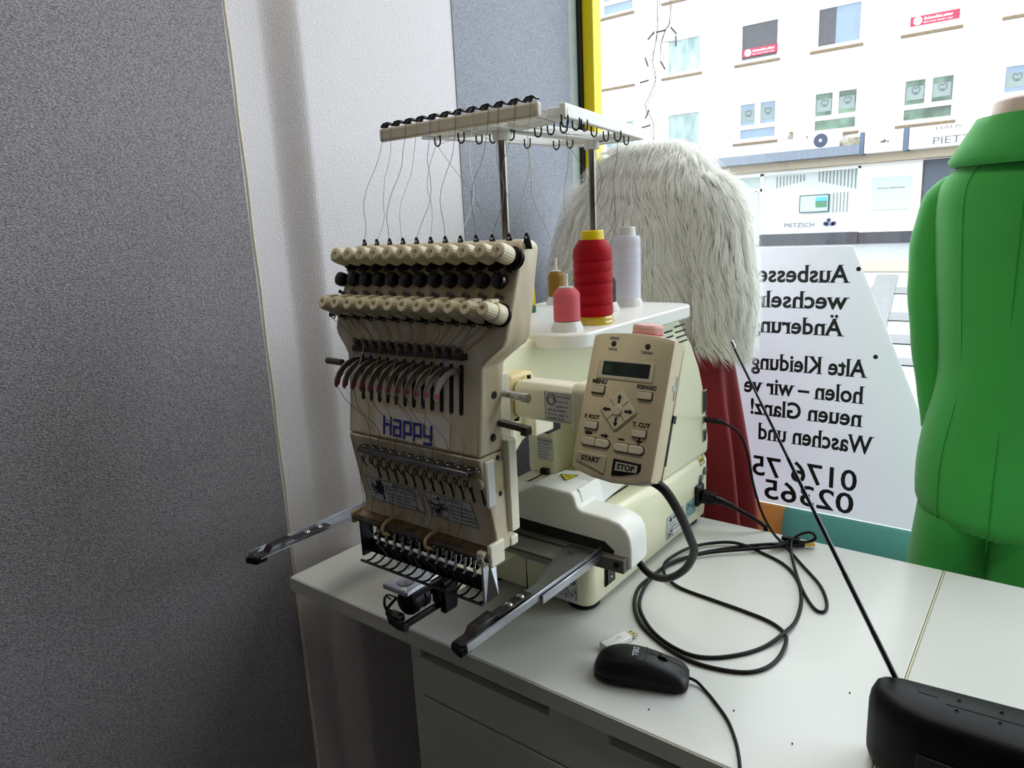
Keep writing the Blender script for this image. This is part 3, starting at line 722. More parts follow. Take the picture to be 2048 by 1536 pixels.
for s in (-1, 1):
    hbar((RC + s * 0.1165, 0.748), (RC + s * 0.055, 1.068), 0.008, 0.008, 1.434, 1.451)
    P = spline([(RC, 0.782), (RC + s * 0.05, 0.777), (RC + s * 0.09, 0.762), (RC + s * 0.116, 0.745)], 5) if False else None
    q = [(0.0, 0.790), (0.045, 0.785), (0.085, 0.770), (0.112, 0.746)]
    for a, b in zip(q, q[1:]): hbar((RC + s * a[0], a[1]), (RC + s * b[0], b[1]), 0.026, 0.026)
hbar((RC - 0.057, 1.062), (RC + 0.057, 1.062), 0.014, 0.014, 1.434, 1.446); hbar((RC - 0.057, 1.012), (RC + 0.057, 1.012), 0.03, 0.03, 1.434, 1.441)
tree = g.build('thread_tree', M_white, mc, bevel=0.0015, seg=2)
RINGS = [(-0.703, 0.724), (-0.662, 0.753), (-0.656, 0.783), (-0.639, 0.792), (-0.627, 0.794), (-0.606, 0.79), (-0.565, 0.795), (-0.542, 0.791), (-0.522, 0.791), (-0.498, 0.782), (-0.490, 0.745), (-0.497, 0.800), (-0.522, 0.864), (-0.541, 0.928), (-0.531, 0.944), (-0.548, 1.0), (-0.655, 0.893), (-0.643, 0.952), (-0.62, 0.955)]
RINGS = [(x, max(y, 0.750) if x < -0.65 else y) for x, y in RINGS]
for k, (x, y) in enumerate(RINGS):
    a = 0 if k not in (10, 11, 12, 13, 15) else PI / 2 * 0.85
    d = Vector((math.cos(a), math.sin(a), 0)); c = Vector((x, y, 1.436)); r = 0.0052
    P = [c - d * r, c - d * r - Vector((0, 0, 0.008))]
    for j in range(1, 8): P.append(c + d * (-r * math.cos(PI * j / 8)) - Vector((0, 0, 0.008 + r * 1.1 * math.sin(PI * j / 8))))
    P += [c + d * r - Vector((0, 0, 0.008)), c + d * r]
    g = G(); g.tube(P, 0.0011, 6); g.build('thread_hook', M_black, tree)
g = G()
def clip_geo(x):
    g = G(); z = 1.4455
    Z = (0, 0, 1)
    for (xa, za), (xb, zb) in (((-0.0100, 0.0020), (-0.0050, 0.0058)), ((-0.0052, 0.0058), (0.0035, 0.0066)), ((0.0033, 0.0066), (0.0085, 0.0030))):
        g.bar((x + xa, 0.692, z + za), (x + xb, 0.692, z + zb), 0.0070, 0.0018, up=Z)
    g.bar((x - 0.0035, 0.692, z - 0.0005), (x + 0.0015, 0.692, z + 0.0060), 0.0040, 0.0016, up=Z)
    return g
c0 = clip_geo(-0.738).build('thread_clip', M_black, front); row([c0], 12, 0.0217)

# --- carriage with cover and hoop arms
g = G()
f = [(-0.860, 0.845), (-0.860, 0.895), (-0.850, 0.908), (-0.835, 0.913), (-0.668, 0.915), (-0.640, 0.917), (-0.622, 0.921), (-0.597, 0.934), (-0.590, 0.938), (-0.528, 0.938), (-0.521, 0.933), (-0.517, 0.918), (-0.510, 0.914), (-0.468, 0.9125), (-0.450, 0.909), (-0.439, 0.901), (-0.433, 0.890), (-0.431, 0.876), (-0.431, 0.845)]
b_ = [(x, z if z < 0.92 else 0.905 + (z - 0.92) * 0.3) for x, z in f]
g.loft([[(x, 0.786, z) for x, z in f], [(x, 0.800, z + (0.002 if z > 0.85 else 0)) for x, z in f], [(x - (0.002 if x > -0.5 else 0), 0.832, z + (0.002 if z > 0.85 else 0)) for x, z in f], [(x - (0.006 if x > -0.5 else 0), 0.843, z if z > 0.92 else min(z, 0.900)) for x, z in f]])
g.loft([[(x, y, z) for x, z in ((x0 - 0.0, 0.884), (x1, 0.884), (x1 - 0.012, zt), (x0 + 0.012, zt))] for y, x0, x1, zt in ((0.800, -0.608, -0.508, 0.9395), (0.862, -0.600, -0.512, 0.9385), (0.885, -0.600, -0.535, 0.930), (0.985, -0.595, -0.545, 0.905))])
cov = g.build('carriage_cover', M_white, mc, bevel=0.003, seg=3, smooth=50)
g = G(); g.prism([(-0.855, 0.864), (-0.470, 0.863), (-0.459, 0.859), (-0.457, 0.868), (-0.472, 0.878), (-0.855, 0.884)], 'y', 0.7845, 0.79)
g.build('front_slot', M_slot, cov)
tri_sticker((-0.585, 0.826, 0.9402), (0, 1, 0), (-1, 0, 0), 0.0, mc) if False else None
cc = Vector((-0.553, 0.832, 0.9410)); tri_sticker(cc, (0.15, 1, 0), (-1, 0.15, 0), 0.024, mc)
g = G(); g.box(-0.935, -0.436, 0.774, 0.786, 0.845, 0.863); g.box(-0.935, -0.436, 0.774, 0.80, 0.843, 0.846)
bar = g.build('carriage_bar', mat('bar_grey', '#605d5a', 0.45, 0.2, noise=0.1), mc, bevel=0.001)
g = G(); g.lathe([(0.0045, 0), (0.0045, 0.002), (0.003, 0.0025)], (-0.447, 0.774, 0.854), (0, -1, 0), 14); g.build('bar_screw', M_black, bar)
g = G(); g.box(-0.905, -0.505, 0.735, 0.774, 0.855, 0.858); g.box(-0.905, -0.505, 0.735, 0.738, 0.849, 0.858)
g.build('carriage_tray', mat('grey_enamel', '#8f8f88', 0.5, 0.3, noise=0.1), bar, bevel=0.001)
g = G(); g.box(-0.600, -0.548, 0.752, 0.775, 0.835, 0.853); g.build('carriage_block', mat('grey_casting', '#a3a5a0', 0.5, 0.4, noise=0.1), bar, bevel=0.003)
def hoop_arm(xc, s):
    """xc centre line, s = side on which the raised flange sits"""
    z = 0.862
    g = G()
    g.prism([(xc - s * 0.012, 0.505), (xc + s * 0.010, 0.500), (xc + s * 0.012, 0.780), (xc - s * 0.040, 0.780), (xc - s * 0.038, 0.752), (xc - s * 0.013, 0.660)], 'z', z, z + 0.0022)
    g.prism([(xc + s * 0.0095, 0.500), (xc + s * 0.0120, 0.500), (xc + s * 0.0135, 0.780), (xc + s * 0.011, 0.780)], 'z', z - 0.002, z + 0.009)
    g.prism([(xc + s * 0.0145, 0.635), (xc + s * 0.0165, 0.635), (xc + s * 0.0170, 0.780), (xc + s * 0.015, 0.780)], 'z', z - 0.007, z + 0.004)
    a = g.build('hoop_arm', M_steel, mc, bevel=0.0005, seg=1)
    g = G(); w = 0.0075
    P = [(0.500, z + 0.004), (0.520, z + 0.004), (0.527, z + 0.0115), (0.560, z + 0.0125), (0.566, z + 0.007), (0.630, z + 0.006)]
    for (ya, za), (yb, zb) in zip(P, P[1:]): g.bar((xc - s * 0.003, ya, za), (xc - s * 0.003, yb, zb), w * 2, 0.0016, up=(0, 0, 1))
    c = g.build('spring_clip', mat('worn_dark_steel', '#554f4e', 0.4, 0.8, col2='#3a3233', nscale=60), a, bevel=0.0004, seg=1)
    for y in (0.592, 0.615):
        g = G(); g.lathe([(0.0052, 0), (0.0050, 0.0015), (0.0035, 0.003), (0.001, 0.0034)], (xc - s * 0.003, y, z + 0.0065), (0, 0, 1), 16); g.build('clip_screw', M_chrome, c)
    g = G(); g.prism([(xc - s * 0.0115, 0.498), (xc + s * 0.008, 0.492), (xc + s * 0.010, 0.512), (xc - s * 0.0115, 0.516)], 'z', z - 0.006, z + 0.004)
    g.build('arm_tip', M_dark, a, bevel=0.002)
    g = G(); g.lathe([(0.0042, 0), (0.0042, 0.003), (0.002, 0.0032)], (xc - s * 0.022, 0.757, z + 0.002), (0, 0, 1), 6); g.lathe([(0.0032, 0), (0.0032, 0.002)], (xc + s * 0.0, 0.770, z + 0.002), (0, 0, 1), 12)
    g.build('arm_bolt', mat('brass_bolt', '#8a7a5c', 0.4, 0.8, noise=0.2), a)
hoop_arm(-0.487, 1); hoop_arm(-0.884, -1)

# --- cylinder arm, needle plate and rotary hook
g = G(); g.loft([[(x, y, z) for x, z in ((-0.676, zb), (-0.622, zb), (-0.620, 0.852), (-0.626, 0.857), (-0.672, 0.857), (-0.678, 0.852))] for y, zb in ((0.645, 0.822), (0.81, 0.822))])
g.build('cylinder_arm', M_body, mc, bevel=0.002, smooth=50)
PX = -0.649
g = G(); g.prism(rrect(-0.672, -0.6265, 0.554, 0.690, 0.003, 3), 'z', 0.8575, 0.8605)
g.prism(rrect(-0.672, -0.6265, 0.554, 0.60, 0.003, 3), 'z', 0.8545, 0.858)
plate = g.build('needle_plate', M_steel, mc, bevel=0.0008)
g = G(); g.lathe([(0.0115, 0), (0.0118, 0.0004), (0.0112, 0.0007), (0.0106, 0.0005)], (PX, 0.575, 0.8604), (0, 0, 1), 28); dsk = g.build('stitch_disc', mat('disc_steel', '#8c8b8c', 0.3, 1.0, noise=0.1), plate)
g = G(); g.cyl((PX, 0.575, 0.8609), (PX, 0.575, 0.8613), 0.0012, 12); g.build('needle_hole', M_slot, dsk)
for x, y in ((-0.637, 0.560), (-0.641, 0.628)):
    g = G(); g.lathe([(0.0042, 0), (0.0040, 0.0008)], (x, y, 0.8604), (0, 0, 1), 16); g.box(x - 0.003, x + 0.003, y - 0.0005, y + 0.0005, 0.8611, 0.8615, 0, rz=0.7); g.build('plate_screw', M_chrome, plate)
g = G()
g.box(-0.629, -0.625, 0.560, 0.640, 0.846, 0.856); g.box(-0.662, -0.628, 0.632, 0.650, 0.800, 0.856)
g.box(-0.630, -0.620, 0.615, 0.640, 0.803, 0.848)
hk = g.build('hook_bracket', M_dark, mc, bevel=0.002)
g = G(); g.lathe([(0.006, 0), (0.0155, 0.002), (0.0175, 0.006), (0.0175, 0.014), (0.0150, 0.016), (0.0150, 0.024), (0.0165, 0.026), (0.0165, 0.034), (0.008, 0.036), (0.007, 0.055)], (-0.648, 0.568, 0.832), (0, 1, 0), 30)
g.build('rotary_hook', M_dark, hk, smooth=30)
g = G()
g.tube(spline([(-0.664, 0.560, 0.838), (-0.669, 0.556, 0.844), (-0.660, 0.556, 0.847), (-0.653, 0.562, 0.842)], 6), 0.0011, 6)
g.tube(spline([(-0.671, 0.556, 0.842), (-0.672, 0.555, 0.830), (-0.668, 0.555, 0.822)], 6), 0.0018, 6)
g.tube([(-0.657, 0.562, 0.840), (-0.668, 0.556, 0.826)], 0.0022, 6)
g.build('thread_catcher', mat('polished_dark_steel', '#4b4f56', 0.2, 1.0, noise=0.1), hk)
g = G()
g.box(-0.668, -0.646, 0.553, 0.566, 0.810, 0.820); g.cyl((-0.662, 0.556, 0.812), (-0.645, 0.556, 0.808), 0.0065, 14); g.sphere((-0.666, 0.556, 0.820), 0.005, 6)
g.bar((-0.640, 0.556, 0.8085), (-0.634, 0.640, 0.812), 0.005, 0.009); g.cyl((-0.645, 0.556, 0.8080), (-0.634, 0.556, 0.8080), 0.0060, 18)
g.build('trimmer_lever', M_black, hk, bevel=0.0012)

# --- needle head
H_Z = [1.292, 1.206, 1.194, 1.172, 1.120, 1.067]
H_Y = [0.598, 0.564, 0.561, 0.557, 0.552, 0.545]
def hy(z, zs=None):
    zz = H_Z + [0.955]; yy = H_Y + [0.566]
    for a, b, c, d in zip(zz, zz[1:], yy, yy[1:]):
        if a >= z >= b: return c + (d - c) * (a - z) / (a - b)
    return yy[0]
g = G()
S = [(1.296, -0.716, -0.456, 0.603, 0.622), (1.290, -0.723, -0.450, 0.598, 0.628), (1.210, -0.724, -0.449, 0.566, 0.608), (1.196, -0.724, -0.450, 0.562, 0.606), (1.188, -0.720, -0.454, 0.5605, 0.605),
     (1.174, -0.705, -0.472, 0.5575, 0.600), (1.166, -0.699, -0.480, 0.5565, 0.596), (1.120, -0.697, -0.481, 0.552, 0.590), (1.0672, -0.697, -0.481, 0.545, 0.588)]
g.loft([[(x0, yb, z), (x0, yf, z), (x1, yf, z), (x1, yb, z)] for z, x0, x1, yf, yb in S])
head = g.build('needle_head', M_head, mc, bevel=0.0035, seg=3, smooth=45)
g = G()
S = [(1.0665, -0.697, -0.481, 0.545, 0.586), (1.058, -0.697, -0.481, 0.546, 0.586), (0.975, -0.700, -0.479, 0.5625, 0.588), (0.962, -0.702, -0.478, 0.563, 0.588), (0.950, -0.702, -0.478, 0.558, 0.588)]
g.loft([[(x0, yb, z), (x0, yf, z), (x1, yf, z), (x1, yb, z)] for z, x0, x1, yf, yb in S])
lower = g.build('needle_cover', M_head, mc, bevel=0.002, seg=2, smooth=45)
# oil stained lip with its two straps
g = G()
lp = [(0.566, 0.9575), (0.546, 0.9545), (0.5430, 0.951), (0.5445, 0.947), (0.552, 0.946), (0.570, 0.949)]
g.prism(lp, 'x', -0.707, -0.476)
lip = g.build('drip_lip', mat('dark_lip', '#5e5140', 0.4, col2='#3b3228', nscale=60), lower, bevel=0.0012)
g = G(); q = [(-0.706, 0.9575)] + [(-0.700 + 0.0105 * k, 0.9605 + 0.0018 * math.sin(k * 2.3) + (0.003 if k in (2, 9, 15) else 0)) for k in range(22)] + [(-0.4785, 0.9575)]
g.add([(x, hy(z) - 0.0011, z) for x, z in q], [tuple(range(len(q)))]); g.build('oil_stain', M_rust, lower, smooth=0)
g = G(); g.box(-0.711, -0.7055, 0.545, 0.585, 0.941, 0.958); g.build('lip_end', mat('amber_end', '#c2a675', 0.45, col2='#9a7c4a', nscale=50), lower, bevel=0.0025)
g = G(); g.prism([(0.558, 0.9572), (0.5455, 0.9553), (0.5455, 0.9547), (0.558, 0.9566)], 'x', -0.700, -0.482); g.build('oil_film', mat('brown_oil', '#8f6a3a', 0.3, col2='#3f2c17', nscale=70, coat=0.5), lip)
for x in (-0.640, -0.566):
    g = G(); g.tube(spline([(x + 0.004, 0.566, 0.962), (x + 0.001, 0.548, 0.9605), (x - 0.001, 0.5385, 0.955), (x - 0.001, 0.538, 0.946), (x, 0.546, 0.941)], 5), 0.0021, 8); g.build('lip_strap', mat('amber_strap', '#cdb07c', 0.4, noise=0.15), lip)
g = G(); g.box(-0.4815, -0.4755, 0.548, 0.574, 0.938, 0.966); g.build('lip_end', M_cream, lower, bevel=0.0025)
g = G(); g.box(-0.4925, -0.4815, 0.5425, 0.550, 0.940, 0.958); g.build('lip_corner', M_cream, lower, bevel=0.002)
g = G(); g.lathe([(0.0050, 0), (0.0045, 0.0018), (0.002, 0.0028)], (-0.4865, 0.5425, 0.950), (0, -1, 0), 18); g.box(-0.4895, -0.4835, 0.5392, 0.5400, 0.9494, 0.9506); g.build('cover_screw', M_chrome, lower)
# side plates of the head
g = G(); g.box(-0.490, -0.474, 0.586, 0.602, 0.968, 1.078); g.box(-0.490, -0.476, 0.586, 0.600, 0.950, 0.962); g.box(-0.60, -0.49, 0.590, 0.615, 1.0, 1.15); g.box(-0.69, -0.60, 0.590, 0.615, 1.0, 1.15)
side = g.build('head_rail', M_cream, head, bevel=0.002)
for y, z, r in ((0.570, 1.085, 0.0045), (0.576, 1.060, 0.0032), (0.576, 1.018, 0.0036)):
    g = G(); g.lathe([(r, 0), (r * 0.9, 0.0012), (r * 0.4, 0.0016)], (-0.481, y, z), (1, 0, 0), 16); g.build('side_screw', M_dark, head)
g = G(); g.box(-0.4815, -0.4800, 0.562, 0.586, 1.020, 1.055); g.build('side_recess', mat('recess_cream', '#b9ab86', 0.5, noise=0.2), head)
g = G(); g.box(-0.481, -0.4775, 0.552, 0.566, 1.008, 1.062); g.build('latch', M_white, head, bevel=0.002)
g = G(); g.lathe([(0.0042, 0), (0.0042, 0.0006)], (-0.4805, 0.575, 1.132), (1, 0, 0), 16); g.build('pin_hole', M_slot, head)
g = G(); g.cyl((-0.480, 0.592, 1.130), (-0.447, 0.592, 1.128), 0.0045, 14); g.lathe([(0.0055, 0), (0.0055, 0.006)], (-0.453, 0.592, 1.128), (1, 0, 0), 14); g.build('colour_shaft', M_chrome, head)
g = G(); g.bar((-0.481, 0.583, 1.099), (-0.441, 0.583, 1.096), 0.010, 0.006); g.bar((-0.449, 0.583, 1.093), (-0.441, 0.583, 1.0925), 0.011, 0.006); g.build('slide_rail', mat('rail_steel', '#4a4541', 0.35, 0.9, noise=0.2), head, bevel=0.0008)
# left shaft end and tension indicator pin
g = G(); g.cyl((-0.700, 0.548, 1.1555), (-0.728, 0.548, 1.156), 0.0042, 16); g.build('lever_shaft', mat('dull_steel', '#6c6660', 0.4, 0.9, noise=0.1), head)
g = G(); g.cyl((-0.462, 0.586, 1.260), (-0.458, 0.572, 1.264), 0.0018, 10); g.build('guide_pin', M_chrome, head)

NP = Vector((0, -0.94, 0.34)).normalized()     # outward normal of the leaning upper panel
P0 = 0.02315
x0 = -0.455 - 11 * P0
# upper tension knobs: dark disc stack + ivory knob + eyelet tab
def hp(x, z, d=0.0): return Vector((x, hy(z), z)) + NP * d
zt = 1.276
g = G(); g.lathe([(0.0115, 0), (0.0118, 0.0015), (0.0095, 0.003), (0.0125, 0.0045), (0.0125, 0.006), (0.0095, 0.0075), (0.0115, 0.009), (0.0075, 0.0105), (0.006, 0.014)], hp(x0, zt), NP, 24)
a1 = g.build('tension_disc', M_dark, head, smooth=30)
g = G(); g.lathe([(0.0090, 0.0), (0.0100, 0.002), (0.0100, 0.012), (0.0092, 0.019), (0.0072, 0.0205), (0.0032, 0.0207), (0.0030, 0.0190), (0.0005, 0.0188)], hp(x0, zt, 0.0125), NP, 40, ridge=0.045)
g.box(x0 - 0.0008, x0 + 0.0008, 0.5575, 0.5600, 1.285, 1.290)
a2 = g.build('tension_knob', M_knob, head, smooth=25)
g = G(); q = [(-0.0058, 0), (-0.0035, 0.010), (-0.0012, 0.0165), (0.0014, 0.0168), (0.0036, 0.012), (0.0068, 0.0)]
g.prism([(x0 + 0.006 + a, 1.286 + b) for a, b in q], 'y', 0.6035, 0.605); a3 = g.build('eyelet_tab', M_black, head)
g = G(); g.cyl((x0 + 0.0061, 0.6025, 1.298), (x0 + 0.0061, 0.6034, 1.298), 0.0013, 8); g.v = [v for v in g.v]; a3b = g.build('eyelet_hole', M_paper, a3)
# black felt buttons with wire clips
zf = 1.2535; xf = x0 - 0.0125
g = G(); g.lathe([(0.0080, 0), (0.0088, 0.001), (0.0090, 0.006), (0.0084, 0.0085), (0.0060, 0.0098), (0.001, 0.0102)], hp(xf, zf, 0.001), NP, 26); a4 = g.build('break_sensor_wheel', mat('glossy_black', '#08080a', 0.18, noise=0.1), head)
g = G(); g.bar(hp(xf + 0.004, zf + 0.012, 0.003), hp(xf + 0.015, zf + 0.0085, 0.004), 0.0028, 0.0016, up=NP); a5 = g.build('upper_guide', mat('bronze_guide', '#4b3a2c', 0.4, 0.8, noise=0.2), head)
g = G(); g.bar(hp(xf - 0.005, zf - 0.0135, 0.0015), hp(xf + 0.006, zf - 0.0165, 0.0015), 0.0042, 0.0016, up=NP); a6 = g.build('number_plate', mat('grey_clip', '#5b564f', 0.4, 0.6, noise=0.2), head)
# lower tension knobs with wide collars
zl = 1.220
g = G(); g.lathe([(0.0125, 0), (0.0125, 0.003), (0.0105, 0.0032)], hp(x0 - 0.004, zl), NP, 28); a7 = g.build('lower_disc', M_dark, head)
g = G(); g.lathe([(0.0105, 0), (0.0110, 0.001), (0.0110, 0.0125), (0.0102, 0.0145)], hp(x0 - 0.004, zl, 0.003), NP, 30)
g.box(x0 - 0.0085, x0 + 0.0005, 0.548, 0.560, 1.2355, 1.2385); a8 = g.build('knob_collar', mat('ivory_collar', '#ddd4b9', 0.4, noise=0.08), head, smooth=30)
g = G(); g.lathe([(0.0094, 0), (0.0092, 0.010), (0.0076, 0.0165), (0.0066, 0.0172), (0.0033, 0.0174), (0.0030, 0.0155), (0.0005, 0.0153)], hp(x0 - 0.004, zl, 0.0165), NP, 40, ridge=0.045)
a9 = g.build('lower_tension_knob', M_knob, head, smooth=25)
g = G(); p = hp(x0 - 0.016, 1.2105, 0.001); g.cyl(p, p + NP * 0.006, 0.0014, 10); g.lathe([(0.0034, 0), (0.0034, 0.0013)], p + NP * 0.006, NP, 12); g.tube(spline([p + NP * 0.003 + Vector((0.003, 0, 0)), p + NP * 0.003 + Vector((0.002, 0, -0.004)), p + NP * 0.004 + Vector((-0.003, 0, -0.003))], 4), 0.0007, 5)
a10 = g.build('guide_post', M_dark, head)
row([a1, a2, a3, a4, a5, a6, a7, a8, a9, a10], 12, P0)

for i in range(13):
    xa = x0 + P0 * (i - 0.5) - 0.010; xb = -0.5085 - 11 * 0.01463 + 0.01463 * (i - 0.5) - 0.001
    g = G(); pa = Vector((max(xa, -0.7165), hy(1.2135) - 0.0002, 1.2135)); pb = Vector((xb, hy(1.1835) - 0.0002, 1.1835)); dd = 0.0042
    g.add([pa - Vector((dd, 0, 0)), pa + Vector((dd, 0, 0)), pb + Vector((dd * .3, 0, 0)), pb - Vector((dd * .3, 0, 0)), pa + Vector((0, -0.0013, 0)), pb + Vector((0, -0.0010, 0))], [(0, 4, 5, 3), (4, 1, 2, 5), (0, 1, 4), (3, 5, 2)])
    g.build('amber_rib', mat('amber_stain', '#d3c09a', 0.45, col2='#c2a67a', nscale=40), head, smooth=0)
    if i > 10: continue
    g = G(); pa = Vector((x0 + P0 * (i + 0.5) - 0.006, hy(1.272) - 0.0002, 1.270)); pb = Vector((pa.x - 0.003, hy(1.238) - 0.0002, 1.238)); g.add([pa - Vector((dd, 0, 0)), pa + Vector((dd, 0, 0)), pb + Vector((dd, 0, 0)), pb - Vector((dd, 0, 0)), pa + Vector((0, -0.0013, 0)), pb + Vector((0, -0.0013, 0))], [(0, 4, 5, 3), (4, 1, 2, 5), (0, 1, 4), (3, 5, 2)])
    g.build('amber_rib', mat('amber_stain', '#d3c09a', 0.45, col2='#c2a67a', nscale=40), head, smooth=0)
# slots, guide strip, take-up levers
PS = 0.01463; xs = -0.5085 - 11 * PS
def slot_geo(x):
    g = G(); q = []
    zz = [1.166, 1.112]; pts = []
    for k in range(7): a = PI * k / 6; pts.append((math.cos(a) * 0.0028, 1.164 + math.sin(a) * 0.0028))
    for k in range(7): a = PI + PI * k / 6; pts.append((math.cos(a) * 0.0028, 1.114 + math.sin(a) * 0.0028))
    A = [(x + px, hy(pz) - 0.0006, pz) for px, pz in pts]; B = [(x + px, hy(pz) + 0.003, pz) for px, pz in pts]
    n = len(A); g.add(A + B, [tuple(range(n))] + [(i, i + n, (i + 1) % n + n, (i + 1) % n) for i in range(n)]); return g
s1 = slot_geo(xs).build('lever_slot', M_slot, head)
g = G(); g.prism([(-0.683, 1.1775), (-0.500, 1.1795), (-0.500, 1.1725), (-0.683, 1.1705)], 'y', 0.551, 0.5585)
gs = g.build('guide_strip', mat('dark_strip', '#4d4841', 0.4, 0.6, noise=0.3, nscale=50), head, bevel=0.001)
g = G(); g.cyl((xs, 0.556, 1.183), (xs, 0.545, 1.186), 0.0020, 10); g.lathe([(0.0036, 0), (0.0036, 0.0016)], (xs, 0.547, 1.1855), (0, -1, 0.25), 12); g.box(xs - 0.005, xs + 0.004, 0.5475, 0.556, 1.178, 1.1825)
s2 = g.build('strip_guide', mat('dark_clip', '#6b655c', 0.4, 0.7, noise=0.3), head)
g = G()
P = spline([(0.556, 1.1600), (0.544, 1.1622), (0.532, 1.1600), (0.522, 1.1530), (0.5155, 1.1440), (0.5135, 1.1390)], 4)  if False else [Vector(p) for p in ((0.5565, 1.1600, 0), (0.548, 1.1618, 0), (0.540, 1.1618, 0), (0.532, 1.1598, 0), (0.525, 1.1560, 0), (0.519, 1.1502, 0), (0.5148, 1.1435, 0), (0.5125, 1.1375, 0))]
W = [0.0030, 0.0032, 0.0034, 0.0036, 0.0038, 0.0040, 0.0040, 0.0030]
up_, lo_ = [], []
for i, p in enumerate(P):
    d = (P[min(i + 1, len(P) - 1)] - P[max(i - 1, 0)]).normalized(); nn = Vector((-d.y, d.x, 0)); up_.append(p + nn * W[i]); lo_.append(p - nn * W[i])
poly = up_ + [P[-1] + Vector((-0.0008, -0.0035, 0))] + lo_[::-1]
g.prism([(p.x, p.y) for p in poly], 'x', xs - 0.0010, xs + 0.0010); s3 = g.build('take_up_lever', M_steel if False else mat('lever_steel', '#8b867e', 0.35, 0.85, noise=0.1), head, bevel=0.0005, seg=1)
g = G(); g.lathe([(0.0030, -0.0014), (0.0030, 0.0014), (0.0016, 0.0015)], (xs, 0.5143, 1.1405), (1, 0, 0), 14); s3b = g.build('lever_eyelet', mat('magenta_eyelet', '#8e2c56', 0.35, noise=0.1), s3)
row([s1, s2, s3], 12, PS)
# brand plate
yb = lambda z: hy(z) - 0.0006
o, P, n = sticker('brand_plate', [(-0.646, yb(1.071), 1.071), (-0.524, yb(1.071), 1.071), (-0.524, yb(1.106), 1.106), (-0.646, yb(1.106), 1.106)], head, mat('clear_plate', '#dcd7cb', 0.15, noise=0.03, coat=0.5))
g = G()
def seg(pts, w=0.0032):
    for a, b in zip(pts, pts[1:]):
        A = Vector((-0.630 + a[0] * 0.0133, 0, 1.0755 + a[1] * 0.0133)); B = Vector((-0.630 + b[0] * 0.0133, 0, 1.0755 + b[1] * 0.0133))
        d = (B - A).normalized() * w * 0.42; A -= d; B += d
        A.y = yb(A.z) - 0.0011; B.y = yb(B.z) - 0.0011; g.bar(A, B, w, 0.0003, up=(0, -1, 0))
HTX = [[(0, 0), (0, 1.5)], [(0, 0.85), (0.85, 0.85)], [(0.85, 0), (0.85, 1.5)],
       [(1.25, 1.35), (2.05, 1.35), (2.05, 0)], [(2.05, 0.75), (1.25, 0.75), (1.25, 0), (2.05, 0)],
       [(2.5, -0.45 + 0.35), (2.5, 1.35), (3.3, 1.35), (3.3, 0.35), (2.5, 0.35)],
       [(3.7, -0.1), (3.7, 1.35), (4.5, 1.35), (4.5, 0.35), (3.7, 0.35)],
       [(4.9, 1.35), (4.9, 0.45), (5.7, 0.45)], [(5.7, 1.35), (5.7, -0.2), (4.9, -0.2)]]
for q in HTX: seg(q)
g.v = [Vector((-0.630 + (p.x + 0.630) * 1.03, p.y, p.z)) for p in g.v]
g.build('brand_lettering', M_blue, o, smooth=0, fix=False)
# lower thread rail and check springs
g = G(); g.prism([(-0.668, 0.549), (-0.482, 0.549), (-0.478, 0.540), (-0.486, 0.529), (-0.664, 0.529), (-0.672, 0.540)], 'z', 1.0535, 1.0560)
g.prism([(-0.664, 0.5298), (-0.486, 0.5298), (-0.486, 0.5283), (-0.664, 0.5283)], 'z', 1.0510, 1.0560)
rail = g.build('thread_rail', mat('rail_chrome', '#7d7f85', 0.22, 1.0, noise=0.1), lower, bevel=0.0006, seg=1)
xr = -0.665 + 0.004
g = G(); g.lathe([(0.0013, 0), (0.0013, 0.0005)], (xr, 0.538, 1.0560), (0, 0, 1), 10); g.lathe([(0.0010, 0), (0.0010, 0.0005)], (xr + 0.007, 0.543, 1.0560), (0, 0, 1), 8); r1 = g.build('rail_hole', M_paper, rail)
yl = lambda z: hy(z)
g = G(); g.lathe([(0.0078, 0), (0.0078, 0.003), (0.0070, 0.004)], (xr + 0.002, yl(1.037) , 1.037), (0, -1, -0.15), 22); r2 = g.build('spring_disc', M_head, lower)
g = G(); g.cyl((xr + 0.0045, yl(1.026) - 0.001, 1.029), (xr + 0.0060, yl(1.012) - 0.001, 1.011), 0.0013, 8); r3 = g.build('spring_pin', mat('pin_bronze', '#46372a', 0.4, 0.7, noise=0.1), lower)
g = G()
g.tube(spline([(xr - 0.001, 0.541, 1.050), (xr - 0.004, 0.540, 1.040), (xr - 0.008, 0.540, 1.034), (xr - 0.0105, 0.540, 1.038), (xr - 0.0085, 0.540, 1.0415), (xr - 0.005, 0.540, 1.035), (xr - 0.001, 0.541, 1.029)], 5), 0.0006, 5)
r4 = g.build('check_spring', M_dark, lower)
row([r1, r2, r3, r4], 12, 0.01545)
# warning and caution plates on the cover
def cover_label(xa, xb, z0, z1, sk, nm):
    Q = [(xa + sk, yl(z0) - 0.0004, z0), (xb + sk, yl(z0) - 0.0004, z0), (xb, yl(z1) - 0.0004, z1), (xa, yl(z1) - 0.0004, z1)]
    return sticker(nm, Q, lower)
o, P, n = cover_label(-0.686, -0.590, 0.976, 1.008, 0.0035, 'warning_sticker')
g = G(); border(g, P, n, 0.0006)
lines(g, P, n, [('\u25b2WARNING', 0.50, 0.82, 0.0042, 0.038), ('Fear of serious injury.', 0.39, 0.61, 0.0042, 0.056), ('Keep fingers away from', 0.39, 0.43, 0.0034, 0.048), ('the needles while', 0.39, 0.27, 0.0034, 0.036), ('the machine is running.', 0.39, 0.11, 0.0034, 0.049), ('NF20-1', 0.87, 0.03, 0.0018, 0.010)])
A = lambda u, v: P[0] + (P[1] - P[0]) * u + (P[3] - P[0]) * v + n * 0.0009
g.bar(A(0.36, 0.78), A(0.36, 0), 0.0005, 0.0002, up=n); g.bar(A(0.36, 0.78), A(1, 0.78), 0.0005, 0.0002, up=n)
